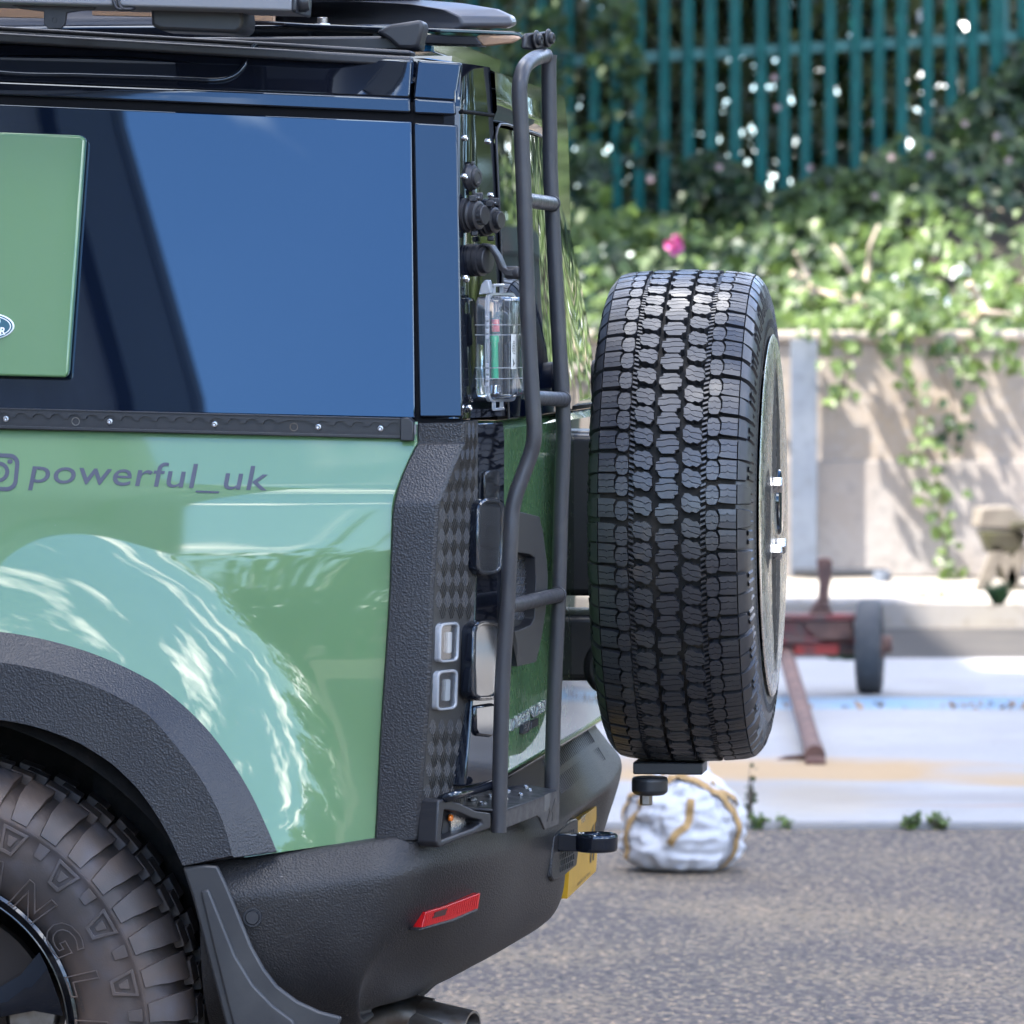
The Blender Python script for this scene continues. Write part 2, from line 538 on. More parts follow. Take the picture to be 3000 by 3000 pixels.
# green quarter panel
qright = [(1224, 1236), (1221, 1290), (1196, 1345), (1176, 1390), (1163, 1425), (1152, 1455), (1147, 1490), (1144, 1600), (1140, 1720), (1130, 1880), (1122, 2000), (1112, 2150), (1105, 2300), (1098, 2445), (1097, 2456)]
def resample(poly, ts):
    ys = [p[1] for p in poly]
    return [(interp(y, [(b, a) for a, b in poly]), y) for y in ts]
ysr = [1236 + (2456 - 1236) * k / 60 for k in range(61)]
qr = resample(qright, ysr)
ql = [(-900, y - 46 + 62 * k / 60 + 278 * (k / 60) ** 2) for k, y in enumerate(ysr)]
quarter = patch('quarter_panel', ql, qr, y_panel, MATS['green_paint'], car, nu=110, nv=90, bevel=0, keep=lambda p: math.hypot(p.x - WC.x, p.z - WC.z) > 0.555)
# its folded rear edge
edge_rows = []
for (x, y) in qr[1:-2]:
    p = SF(x, y, y_panel)
    edge_rows.append([p, p + Vector((0.004, 0.002, 0)), p + Vector((0.006, 0.008, 0)), p + Vector((0.006, 0.03, 0))])
obj('panel_edge', MB().grid(edge_rows), MATS['green_paint'], quarter, 60)

# lettering on the shoulder
def on_panel(px, py, off=-0.0012): return SF(px, py, y_panel, off)
def letter_map(u, v):
    x = 82 + 703 * u
    base = 1412 + (1437 - 1412) * u
    return on_panel(x, base - v * 103)
obj('lettering', text_mb('powerful_uk', letter_map, shear=0.155, spacing=1.03, offset=0.003), MATS['vinyl_grey'], quarter, 0)
mb = MB()
def ic(px, py): return on_panel(px + 0.10 * (1385 - py), py + 0.035 * (px + 1))
def band(o, i):
    vs = [ic(*p) for p in o] + [ic(*p) for p in i]; n = len(o)
    mb.add(vs, [(k, (k + 1) % n, n + (k + 1) % n, n + k) for k in range(n)])
band(rrect(-66, 1328, 54, 1438, 30), rrect(-54, 1340, 42, 1426, 20))
band(ring_pts(-6, 1383, 33, 31), ring_pts(-6, 1383, 21, 20))
mb.add([ic(*p) for p in ring_pts(26, 1351, 8, 7, 12)], [tuple(range(12))])
obj('round_camera_logo', mb, MATS['vinyl_grey'], quarter, 0)

# wheel arch trim
A_O = [(-40, 1188), (5, 1196), (11.2, 1200), (18.4, 1212), (25.3, 1224), (34, 1236), (40.2, 1230), (44.2, 1223), (53.1, 1199), (58.7, 1182), (63, 1172)]
A_C = [(-40, 1100), (5, 1106), (12.1, 1112), (25.1, 1136), (35, 1150), (42.1, 1126), (48.3, 1108), (54, 1087), (60.4, 1052)]
A_I = [(-40, 930), (5, 938), (14.3, 948), (20.5, 960), (28.7, 970), (35.5, 969), (41.6, 959), (46.8, 944), (51.9, 928), (57.1, 912)]
def arch_pt(tab, t, end, y):
    ph = lerp(-40, end, t); r = interp(ph, tab)
    return S(-233 + r * math.sin(R(ph)), 3028 - r * math.cos(R(ph)), y)
rows = []
for k in range(73):
    t = k / 72
    po = arch_pt(A_O, t, 63, 0)
    yo = y_panel(po.x, po.z)
    lift = 0.02 * smooth((0.2 - t) / 0.2)
    pts = [arch_pt(A_O, t, 63, yo + 0.006), arch_pt(A_O, t, 63, yo - 0.006), arch_pt(A_O, t, 62.9, yo - 0.010),
           arch_pt(A_C, t, 60.6, -0.094), arch_pt(A_C, t, 60.3, -0.097), arch_pt(A_I, t, 57.4, -0.099), arch_pt(A_I, t, 57.1, -0.096), arch_pt(A_I, t, 57.1, -0.04), arch_pt(A_I, t, 56.8, 0.10)]
    rows.append(pts)
mb = MB().grid(rows)
mb.f.append(tuple(range(72 * 9, 73 * 9)))
obj('wheel_arch_trim', mb, MATS['grained_plastic'], car, 25)
# arch liner
mb = MB()
mb.lathe([(0.475, 0.0), (0.50, 0.03), (0.50, 0.46), (0.05, 0.47)], (WC.x, -0.045, WC.z), (0, 1, 0), n=48, caps=False, a0=0.93 * PI, a1=2.07 * PI)
obj('arch_liner', mb, MATS['liner'], car)

# ---------------------------------------------------------------- rear wheel
wheel = empty('rear_wheel', WC, 0, car)
def wl_(mb): return mb
tprof = [(0.222, -0.02), (0.236, -0.006), (0.243, 0.006), (0.262, 0.020), (0.295, 0.030), (0.325, 0.0325), (0.342, 0.031), (0.3455, 0.034), (0.3485, 0.034), (0.351, 0.029), (0.366, 0.020), (0.380, 0.004), (0.388, -0.02), (0.392, -0.06), (0.393, -0.125), (0.392, -0.19), (0.386, -0.23), (0.36, -0.265), (0.30, -0.28), (0.236, -0.25)]
tyre = obj('tyre', MB().lathe(tprof, (0, 0, 0), (0, -1, 0), n=132, caps=False), MATS['tyre_dusty'], wheel, 50)
mb = MB()
def pol(r, a, h):            # a degrees clockwise from the top as seen from outside
    return Vector((r * math.sin(R(a)), -h, r * math.cos(R(a))))
for k in range(44):
    a = k * 360 / 44 + 1.5
    big = k % 2 == 0
    w1, w2 = (2.75, 2.95) if big else (2.55, 2.8)
    top = 0.4065
    prof = [(0.353, 0.031), (0.372, 0.024), (0.388, 0.012), (0.398, -0.002), (top, -0.022), (top, -0.055 if big else -0.045)]
    L = [pol(r, a - w2 * (1 if i > 1 else 0.86) + (0.5 if i == 0 else 0), h) for i, (r, h) in enumerate(prof)]
    Rr = [pol(r, a + w1 * (1 if i > 1 else 0.86) + (0.35 if i == 4 else 0), h) for i, (r, h) in enumerate(prof)]
    inn = [(0.346, 0.02), (0.362, 0.012), (0.376, 0.0), (0.384, -0.014), (0.388, -0.022), (0.388, -0.055)]
    Li = [pol(r, a - w2, h) for r, h in inn]; Ri = [pol(r, a + w1, h) for r, h in inn]
    mb.grid([L, Rr]); mb.grid([Li, L]); mb.grid([Rr, Ri])
    mb.add([L[0], Rr[0], Ri[0], Li[0]], [(0, 1, 2, 3)]); mb.add([L[-1], Rr[-1], Ri[-1], Li[-1]], [(3, 2, 1, 0)])
    # inner tread rows
    for (h0, h1, da) in ((-0.066, -0.105, 2.0), (-0.115, -0.150, 4.0), (-0.160, -0.200, 1.0)):
        q = [pol(0.4065, a - 2.4 + da, h0), pol(0.4065, a + 2.7 + da, h0 + 0.004), pol(0.4065, a + 2.2 + da, h1), pol(0.4065, a - 2.9 + da, h1 - 0.003)]
        qi = [p * 0.965 for p in q]
        for p, o_ in zip(qi, q): p.y = o_.y
        mb.add(q + qi, [(0, 1, 2, 3), (0, 4, 5, 1), (1, 5, 6, 2), (2, 6, 7, 3), (3, 7, 4, 0)])
obj('tread', mb, MATS['tyre_dusty'], wheel, 30, bevel=0.0015)
# sidewall marks: frames and notches below the lugs
mb = MB()
for k in range(22):
    a = 26.5 + k * 360 / 22
    def q(r0, r1, wa, wb): return [pol(r1, a - wa, 0.0335), pol(r1, a + wa, 0.0335), pol(r0, a + wb, 0.0345), pol(r0, a - wb, 0.0345)]
    o_, i_ = q(0.304, 0.3435, 3.5, 2.0), q(0.3095, 0.338, 2.55, 1.25)
    mb.frame_prism(o_, i_, (0, -0.0032, 0))
    mb.prism(q(0.316, 0.331, 1.3, 0.6), (0, -0.0022, 0))
    a += 8.2
    mb.prism([pol(0.3435, a - 1.6, 0.0335), pol(0.3435, a + 1.6, 0.0335), pol(0.322, a + 1.35, 0.034), pol(0.322, a - 1.35, 0.034)], (0, -0.0022, 0))
obj('sidewall_mark', mb, MATS['tyre_dusty'], wheel, 30, bevel=0.0008)['kind'] = 'stuff'
# raised outlined letters
def arc_letters(word, r, a_start, step, size, shear=0.12, depth=0.016):
    mb = MB()
    for i, ch in enumerate(word):
        cu = bpy.data.curves.new('t', 'FONT'); cu.body = ch; cu.size = 1.0; cu.shear = shear; cu.align_x = 'CENTER'
        cu.resolution_u = 3; cu.fill_mode = 'NONE'; cu.bevel_depth = depth; cu.bevel_resolution = 1; cu.offset = 0.02
        o = bpy.data.objects.new('t', cu); COL.objects.link(o)
        me = bpy.data.meshes.new_from_object(o.evaluated_get(bpy.context.evaluated_depsgraph_get()))
        a = R(a_start + step * i)
        vs = []
        for v in me.vertices:
            x, y, z = v.co
            rr = r + (y - 0.35) * size
            an = a + (x * size * 1.12) / r
            vs.append(Vector((rr * math.sin(an), -(0.0318 + z * size * 1.1 - abs(rr - 0.315) * 0.05), rr * math.cos(an))))
        mb.add(vs, [tuple(p.vertices) for p in me.polygons])
        bpy.data.objects.remove(o); bpy.data.meshes.remove(me); bpy.data.curves.remove(cu)
    return mb
obj('raised_lettering', arc_letters('WRANGLER', 0.266, 40.5 - 4 * 15.4 + 15.4, 15.4, 0.066), MATS['tyre_dusty'], wheel, 50)
mb = MB()
def small_arc(body, r, a_c, size):
    vs, fs = text_pts(body)
    x1 = max(v.x for v in vs)
    out = []
    for v in vs:
        rr = r + (v.y - 0.35) * size; an = R(a_c) + (v.x - x1 / 2) * size / r
        out.append(Vector((rr * math.sin(an), -(0.018 + (rr - 0.25) * 0.45 + 0.0015), rr * math.cos(an))))
    mb.add(out, fs)
for body, r, a in (('RADIAL', 0.2535, 56), ('TUBELESS', 0.2465, 56), ('REINFORCED', 0.2525, 76), ('SIDEWALL', 0.2465, 76), ('EXTRA LOAD', 0.252, 92), ('M+S', 0.25, 40)):
    small_arc(body, r, a, 0.0075)
obj('small_print', mb, MATS['tyre_spare'], wheel, 0)
# rim
mb = MB()
mb.lathe([(0.224, 0.0), (0.236, 0.012), (0.2405, 0.010), (0.2405, 0.002), (0.232, -0.004), (0.222, -0.002), (0.216, -0.02), (0.210, -0.10), (0.205, -0.22)], (0, 0, 0), (0, -1, 0), n=96, caps=False)
mb.lathe([(0.001, -0.005), (0.06, -0.008), (0.066, -0.03), (0.066, -0.10)], (0, 0, 0), (0, -1, 0), n=32, caps=False)
rim = obj('rim', mb, MATS['rim_black'], wheel, 35)
for k in range(6):
    a = 69 + 60 * k
    mb = MB()
    sec = []
    for r, wd, h, dp in ((0.05, 12, -0.012, 0.05), (0.11, 9.5, -0.016, 0.05), (0.17, 9.5, -0.012, 0.045), (0.215, 13.5, -0.004, 0.04)):
        wa = wd * 0.05 / max(r, 0.05) if r < 0.1 else wd
        sec.append([pol(r, a - wa - 1.5, h - dp), pol(r, a - wa, h - 0.006), pol(r, a - wa * 0.55, h), pol(r, a + wa * 0.55, h), pol(r, a + wa, h - 0.006), pol(r, a + wa + 1.5, h - dp)])
    mb.grid(sec)
    obj('spoke', mb, MATS['gloss_black'], wheel, 40)
mb = MB().lathe([(0.02, -0.13), (0.17, -0.13), (0.172, -0.15), (0.02, -0.15)], (0, 0, 0), (0, -1, 0), n=48, caps=True)
obj('brake_disc', mb, MATS['disc_dark'], wheel)
mb = MB()
for da in (-16, 0, 16):
    pass
cal = [pol(0.115, 62, -0.10), pol(0.188, 66, -0.10), pol(0.19, 84, -0.10), pol(0.185, 108, -0.10), pol(0.115, 110, -0.10)]
obj('brake_caliper', MB().prism(cal, (0, 0.06, 0)), MATS['exhaust_steel'], wheel, bevel=0.008)

# mud flap
fo = [(534, 2541), (600, 2533), (637, 2536), (660, 2585), (684, 2642), (738, 2774), (775, 2840), (812, 2888), (870, 2932), (935, 2962), (1002, 2980), (990, 3010), (960, 3060), (690, 3100), (660, 3000), (563, 2630)]
obj('mud_flap', MB().prism([S(x, y, -0.096) for x, y in fo], (0, 0.010, 0)), MATS['flap_rubber'], car, 30, bevel=0.004)
fi = [(585, 2610), (612, 2604), (646, 2690), (690, 2800), (742, 2885), (800, 2945), (860, 2990), (880, 3060), (735, 3090), (680, 3000), (630, 2800)]
flap2 = obj('flap_rib', MB().prism([S(x, y, -0.102) for x, y in fi], (0, 0.008, 0)), MATS['flap_rubber'], [o for o in bpy.data.objects if o.name == 'mud_flap'][0], 30, bevel=0.006, seg=3)

# ---------------------------------------------------------------- bumper
def side_rows(x, zt, zb, dy=0.0):
    return [(x, 0.035, zt), (x, -0.006 + dy, zt), (x, -0.012 + dy, zt - 0.006), (x, -0.040 + dy, zt - 0.050), (x, -0.0415 + dy, zt - 0.062), (x, -0.036 + dy, 0.55), (x, -0.026 + dy, 0.50), (x, -0.008 + dy, 0.455), (x, 0.05, zb), (x, 0.14, zb + 0.005)]
st = [side_rows(-0.450, 0.660, 0.36, -.038), side_rows(-0.445, 0.660, 0.36, -.038), side_rows(-0.36, 0.668, 0.365, -.036), side_rows(-0.27, 0.681, 0.385, -.024), side_rows(-0.21, 0.690, 0.405, -.014)]
B1 = list(zip([-.145, -.130, -.130, -.133, -.135, -.165, -.20, -.245, -.275, -.25], [.03, -.012, -.018, -.042, -.044, -.038, -.027, -.004, .04, .14], [.702, .702, .697, .650, .640, .57, .52, .470, .420, .420]))
B2 = list(zip([-.085, -.058, -.055, -.052, -.052, -.068, -.090, -.125, -.185, -.16], [.18, .160, .156, .152, .152, .16, .165, .17, .19, .25], [.702, .696, .690, .652, .642, .59, .54, .485, .425, .425]))
def rear_rows(y, xs, zs): return [(x, y, z) for x, z in zip(xs, zs)]
C1 = rear_rows(0.36, [-.050, -.030, -.026, -.022, -.022, -.028, -.042, -.072, -.125, -.2], [.750, .672, .668, .655, .642, .60, .545, .488, .436, .43])
C2 = rear_rows(0.62, [-.050, -.004, .000, .002, .001, 0.002, -.002, -.014, -.052, -.2], [.752, .668, .663, .653, .640, .60, .545, .502, .468, .455])
C3 = rear_rows(0.97, [-.050, .006, .010, .012, .011, .008, .002, -.016, -.06, -.2], [.752, .666, .661, .651, .638, .60, .56, .530, .512, .50])
C4 = rear_rows(1.42, [-.050, .002, .006, .006, .004, -.006, -.026, -.060, -.11, -.2], [.752, .668, .663, .653, .640, .60, .55, .51, .47, .46])
C5 = rear_rows(1.66, [-.068, -.010, -.006, -.006, -.010, -.024, -.05, -.09, -.14, -.2], [.752, .674, .670, .655, .642, .60, .55, .50, .45, .44])
N1 = rear_rows(0.700, [-.050, .000, .004, .006, .005, .005, 0.004, -.008, -.046, -.2], [.752, .668, .663, .653, .640, .60, .550, .508, .475, .46])
N2 = rear_rows(0.725, [-.050, .001, .005, .006, -.024, -.028, -.030, -.030, -.050, -.2], [.752, .668, .663, .653, .636, .60, .550, .508, .480, .46])
N3 = rear_rows(1.215, [-.050, .006, .010, .012, -.020, -.024, -.026, -.028, -.050, -.2], [.752, .667, .662, .652, .636, .60, .550, .516, .490, .47])
N4 = rear_rows(1.240, [-.050, .006, .010, .012, .010, .006, -.002, -.016, -.055, -.2], [.752, .667, .662, .652, .639, .60, .550, .514, .488, .47])
def mir(rows): return [(x, 1.94 - y, z) for x, y, z in rows]
st += [B1, B2, C1, C2, N1, N2, N3, N4, C4, C5, mir(B2), mir(B1), mir(st[3]), mir(st[1]), mir(st[0])]
mb = MB().grid([[Vector(p) for p in r] for r in st])
bumper = obj('bumper', mb, MATS['bumper_plastic'], car, 0, sub=2)
for p in bumper.data.polygons: p.use_smooth = True
# ribbed tread strip on the bumper ledge
mb = MB()
for k in range(30):
    y = 0.74 + k * 0.022
    for (xa, xb, za, zb) in ((-0.044, -0.031, 0.7405, 0.7195), (-0.025, -0.012, 0.7095, 0.6885)):
        mb.add([Vector((xa, y, za)), Vector((xb, y, zb)), Vector((xb, y + 0.008, zb)), Vector((xa, y + 0.008, za)),
                Vector((xa, y + 0.002, za + 0.004)), Vector((xb, y + 0.002, zb + 0.004)), Vector((xb, y + 0.006, zb + 0.004)), Vector((xa, y + 0.006, za + 0.004))],
               [(4, 5, 6, 7), (0, 1, 5, 4), (1, 2, 6, 5), (2, 3, 7, 6), (3, 0, 4, 7)])
obj('ledge_rib', mb, MATS['tread_plastic'], bumper, 30)['kind'] = 'stuff'
# parking sensors
def sensor(px, py, y, phi, rx, m1, m2):
    n = Vector((math.sin(phi), -math.cos(phi), 0)) if phi < 1.2 else Vector((1, 0, 0))
    p = S(px, py, y)
    mb = MB().lathe([(0.0001, 0.004), (rx, 0.004), (rx + 0.001, 0.002), (rx + 0.001, -0.02)], p, n, n=28, caps=False)
    s = obj('parking_sensor', mb, m1, bumper, 40)
    mb = MB().lathe([(rx + 0.0015, -0.01), (rx + 0.0015, 0.0026), (rx + 0.0045, 0.0026), (rx + 0.0055, -0.01)], p, n, n=28, caps=False)
    s2 = obj('sensor_ring', mb, m2, bumper, 40)
sensor(740, 2688, -0.0740, 0.0, 0.0092, MATS['sensor_dark'], MATS['smooth_plastic'])
sensor(1307, 2568, 0.070, R(62), 0.0105, MATS['sensor_grey'], MATS['smooth_plastic'])
# red reflector set into the corner
rf = [(1236, 2719), (1248, 2672), (1300, 2657), (1408, 2616), (1401, 2662), (1330, 2692)]
def SR(px, py, off): return SA(px, py, -0.165, -0.028, R(27) , off)
q = [SR(x, y, 0.006) for x, y in rf]
nrm = Vector((math.cos(R(27)), -math.sin(R(27)), 0))
refl = obj('reflector', MB().prism(q, -nrm * 0.02), MATS['red_lens'], bumper, 30, bevel=0.001)
q = [SR(x, y, 0.0075) for x, y in [(1268, 2690), (1276, 2673), (1312, 2661), (1304, 2681)]]
obj('dark_element', MB().prism(q, -nrm * 0.003), MATS['red_dark'], bumper, 30)
mb = MB()
for k in range(26):
    t = k / 25
    x0 = lerp(1244, 1398, t); y0 = lerp(2676, 2622, t); y1 = lerp(2716, 2660, t)
    mb.prism([SR(x0 - 4, y1, 0.0065), SR(x0 - 2.4, y1, 0.0065), SR(x0 + 3.8, y0, 0.0065), SR(x0 + 2.2, y0, 0.0065)], nrm * 0.0006)
obj('reflector_rib', mb, MATS['red_lens'], bumper, 0)['kind'] = 'stuff'
q = [SR(x, y, 0.009) for x, y in [(1232, 2728), (1236, 2719), (1330, 2692), (1401, 2662), (1404, 2668), (1332, 2703)]]
obj('reflector_sill', MB().prism(q, -nrm * 0.03), MATS['bumper_plastic'], bumper, 30, bevel=0.002)
# tow eye and its plate
mb = MB()
cx, cy, cz = 0.058, 0.60, 0.627
mb.lathe([(0.022, -0.013), (0.030, -0.015), (0.034, -0.011), (0.0345, 0.011), (0.031, 0.015), (0.022, 0.013), (0.020, 0.009), (0.020, -0.009), (0.022, -0.013)], (cx, cy, cz), (0, 0, 1), n=40, caps=False)
mb.box((0.008, cy, cz), (0.062, 0.030, 0.028))
obj('tow_eye', mb, MATS['gloss_black'], bumper, 35, bevel=0.003)
q = [SA(x, y, -0.0035, 0.60, R(5), 0.004) for x, y in [(1624, 2452), (1634, 2437), (1672, 2406), (1694, 2398), (1694, 2500), (1690, 2536), (1640, 2578), (1624, 2582), (1616, 2570), (1618, 2520)]]
obj('tow_eye_plate', MB().prism(q, (-0.03, 0, 0)), MATS['bumper_plastic'], bumper, 30, bevel=0.003)
mb = MB()
for i in range(16):
    for j in range(6):
        if (i + j) % 2: continue
        y0 = 0.60 + i * 0.007; z0 = 0.583 + j * 0.010
        mb.box((0.0010 + 0.087 * (y0 - 0.60), y0, z0), (0.002, 0.0022, 0.008))
obj('plate_stud', mb, MATS['tread_bar'], bumper, 0)['kind'] = 'stuff'
# yellow number plate
def NP(u, v, off=0.0): return Vector((-0.008 + off - 0.008 * (1 - v), 0.845 + 0.425 * u, 0.510 + 0.118 * v))
np_ = obj('number_plate', MB().prism([NP(0, 0), NP(1, 0), NP(1, 1), NP(0, 1)], (-0.02, 0, 0)), MATS['plate_yellow'], car, 30, bevel=0.001)
def npx(u, v): return NP(0.62 + 0.34 * u, 0.22 + v * 0.80, 0.0012)
obj('plate_character', text_mb('4F', npx), MATS['print_black'], np_, 0)
obj('maker_print', text_mb('supplied and fitted', lambda u, v: NP(0.3 + 0.45 * u, 0.06 + v * 0.07, 0.0012)), MATS['print_black'], np_, 0)
def MX(u, v): return Vector((0.014, 0.78 + 0.06 * u, 0.638 + v * 0.016))
obj('badge_print', text_mb('HSX', MX, shear=0.2), MATS['gloss_black'], bumper, 0)
# swivel foot of the wheel carrier under the spare
mb = MB().box((0.135, 1.02, 0.712), (0.115, 0.09, 0.020))
mb.lathe([(0.024, 0.0), (0.030, 0.006), (0.030, 0.026), (0.027, 0.030)], (0.105, 0.98, 0.668), (0, 0, 1), n=28)
foot = obj('carrier_foot', mb, MATS['smooth_plastic'], car, 35, bevel=0.003)
obj('bolt', MB().lathe([(0.009, 0), (0.0105, 0.002), (0.0105, 0.016)], (0.100, 0.97, 0.652), (0, 0, 1), n=6), MATS['exhaust_steel'], foot, 30)
# exhaust
mb = MB().tube([S(900, 3110, 0.35), S(1010, 3030, 0.35), S(1100, 2985, 0.34), S(1180, 2968, 0.33), S(1260, 2985, 0.33)], [0.036, 0.036, 0.034, 0.032, 0.032], n=20)
ex = obj('exhaust_pipe', mb, MATS['exhaust_steel'], car, 50)
a, b = S(1255, 2965, 0.31), S(1395, 3010, 0.30)
mb = MB()
for sgn, (p0, p1) in ((0, (S(1240, 2978, 0.31), S(1385, 3012, 0.30))), (1, (S(1215, 3020, 0.24), S(1330, 3065, 0.23)))):
    dr = (p1 - p0).normalized(); up = Vector((0, 0, 1)); sd = dr.cross(up).normalized()
    rows = []
    for p in (p0, p1):
        rows.append([p + sd * math.cos(t) * 0.050 * (1 if abs(math.cos(t)) < .8 else 1) + up * math.sin(t) * 0.026 for t in [2 * PI * k / 20 for k in range(20)]])
    rows.append([p1 + (q - p1) * 0.86 for q in rows[1]])
    rows.append([p0 + (q - p0) * 0.86 for q in rows[0]])
    mb.grid(rows, close=True)
obj('tail_pipe', mb, MATS['exhaust_steel'], car, 40)
# ---------------------------------------------------------------- black corner cladding and tread plate
CL = [(1238, 1222), (1296, 1221), (1303, 1217), (1345, 1196), (1390, 1176), (1440, 1160), (1475, 1152), (1500, 1148), (1600, 1144), (1720, 1140), (1880, 1130), (2000, 1122), (2150, 1112), (2300, 1105), (2460, 1097)]
CR = [(1238, 1359), (1296, 1358), (1303, 1357), (1345, 1338), (1390, 1319), (1440, 1299), (1475, 1285), (1500, 1282), (1600, 1277), (1720, 1268), (1880, 1263), (2000, 1258), (2150, 1248), (2300, 1236), (2460, 1220)]
CE = [(1238, 1400), (1303, 1400), (1440, 1399), (1600, 1396), (1720, 1394), (1880, 1389), (2036, 1383), (2204, 1369), (2302, 1364), (2440, 1352)]
CY = [(1238, 0.026), (1296, 0.026), (1303, 0.022), (1475, -0.016), (1500, -0.017), (1700, -0.020), (2000, -0.022), (2300, -0.018), (2460, -0.014)]
ys = [1238, 1250, 1270, 1290, 1296, 1303, 1315, 1345, 1380, 1410, 1440, 1465, 1475, 1485, 1500, 1550, 1600, 1720, 1800, 1880, 1940, 2000, 2080, 2150, 2230, 2300, 2380, 2462]
rows, trows = [], []
for y in ys:
    yc = interp(y, CY)
    sl = 0.5 if False else 0.0
    l = S(interp(y, CL), y + 3, yc + 0.001); r = S(interp(y, CR), y - (2 if y > 1300 else 0), yc)
    m_ = (l + r) / 2; m_.y -= 0.0015
    rows.append([l + Vector((0, 0.03, 0)), l + Vector((0, 0.004, 0)), l + Vector((0.003, 0, 0)), m_, r - Vector((0.004, 0, 0)), r + Vector((0.002, 0.004, 0))])
    e = S(interp(y, CE), y - 8, 0.135)
    trows.append([r + Vector((0.0015, 0.003, 0)), lerp(r, e, 0.5), e, e + Vector((-0.02, 0.002, 0))])
mb = MB().grid(rows)
n = 6
mb.add([rows[0][k] + Vector((0, 0, 0)) for k in range(n)] + [rows[0][k] + Vector((0, 0.05, 0.0)) for k in range(n)], [(k, k + 1, n + k + 1, n + k) for k in range(n - 1)])
clad = obj('corner_trim', mb, MATS['grained_plastic'], car, 22)
mb = MB().grid(trows)
k_ = trows[0]
mb.add([k_[0], k_[2], k_[2] + Vector((-.03, .03, 0)), k_[0] + Vector((-.03, .05, 0))], [(0, 1, 2, 3)])
tread = obj('tread_plate', mb, MATS['tread_plastic'], clad, 25)
# raised bars of the tread plate
def tp(w, y):
    """point on the plate, w metres in from its rear edge, at photo height y"""
    yc = interp(y, CY); r = S(interp(y, CR), y, yc) + Vector((0.0015, 0.003, 0)); e = S(interp(y, CE), y, 0.135)
    d = (r - e); L = d.length
    return e + d / L * w, L, d / L
mb = MB()
row = 0
y = 1262.0
lights = [(1278, 1362, 1800, 1962), (1272, 1356, 1944, 2105)]
while y < 2440:
    w = 0.008 + (0.0165 if row % 2 else 0.0)
    while True:
        p, L, d = tp(w, y)
        if w > L - 0.004: break
        px, py = px_of(p)
        inside = any(a < px < b and c < py < e for a, b, c, e in lights)
        if not inside:
            nrm_ = Vector((-d.y, d.x, 0)).normalized()
            if nrm_.x < 0: nrm_ = -nrm_
            tilt = R(50) if row % 2 == 0 else R(128)
            al = d * math.cos(tilt) * -1 + Vector((0, 0, 1)) * math.sin(tilt)
            ac = nrm_.cross(al).normalized()
            for k in range(4):
                hl = (0.0095, 0.0125, 0.0125, 0.0095)[k]
                c0 = p + ac * (k - 1.5) * 0.0056
                if 0.002 < (w + (ac * (k - 1.5) * 0.0056).dot(d)) < L - 0.003:
                    A = c0 - al * hl; B = c0 + al * hl; u = ac * 0.0009
                    t_ = nrm_ * 0.0010
                    mb.add([A - u, A + u, B + u, B - u, A + al * .002 + t_ - u * .4, A + al * .002 + t_ + u * .4, B - al * .002 + t_ + u * .4, B - al * .002 + t_ - u * .4],
                           [(4, 5, 6, 7), (0, 1, 5, 4), (1, 2, 6, 5), (2, 3, 7, 6), (3, 0, 4, 7)])
        w += 0.033
    y += 31
    row += 1
obj('tread_bar', mb, MATS['tread_bar'], clad, 0)['kind'] = 'stuff'

# small rectangular lights in the plate
PH = R(20)
def LP(px, py, off=0.0):
    y_ = min(max(py, 1500), 2400)
    e = S(interp(y_, CE), y_, 0.135); r = S(interp(y_, CR), y_, interp(y_, CY))
    ph = math.atan2(e.x - r.x, e.y - r.y)
    return SA(px, py, e.x, e.y, ph, off), Vector((math.cos(ph), -math.sin(ph), 0))
def lamp(name, parent, fnp, x0, y0, x1, y1, r, slope, depth, ringw, m_ring, m_lens, lean=0.0, bowl=None):
    o_ = rrect(x0, y0, x1, y1, r, 5, slope, lean)
    w = ringw
    i_ = rrect(x0 + w * .62, y0 + w, x1 - w * .62, y1 - w, max(r - w * .6, 2), 5, slope, lean)
    P0, nv = fnp(x0, y0, 0)
    outer = [fnp(x, y, depth)[0] for x, y in o_]; inner = [fnp(x, y, depth)[0] for x, y in i_]
    ring = obj(name, MB().frame_prism(outer, inner, -nv * (depth + 0.008)), m_ring, parent, 40, bevel=0.0025, seg=3)
    lens = obj('lens', MB().prism([p - nv * 0.003 for p in inner], -nv * 0.0015), m_lens, ring, 30)
    inn2 = [p - nv * 0.03 for p in inner]
    c = sum(inner, Vector()) / len(inner)
    bd_ = depth - 0.0025
    inn2 = [c - nv * bd_ + (p - c) * 0.62 for p in inner]
    mb = MB(); k = len(inner)
    mb.add([p - nv * 0.0045 for p in inner] + inn2, [(a, (a + 1) % k, k + (a + 1) % k, k + a) for a in range(k)] + [tuple(range(k, 2 * k))])
    obj('reflector_bowl', mb, bowl or MATS['chrome'], ring, 50)
    return ring
for (x0, y0, x1, y1) in ((1291, 1826, 1349, 1944), (1284, 1965, 1344, 2084)):
    rg = lamp('marker_light', clad, LP, x0, y0, x1, y1, 16, -0.10, 0.009, 9, MATS['clear_rib'], MATS['lamp_lens'], lean=-0.03, bowl=MATS['lamp_silver'])
    e = [LP(x, y, 0.005)[0] for x, y in rrect(x0 + 22, y0 + 26, x1 - 24, y1 - 30, 5, 3, -0.1, -0.03)]
    obj('light_bar', MB().prism(e, LP(x0, y0, 0)[1] * -0.004), MATS['badge_white'], rg, 30)

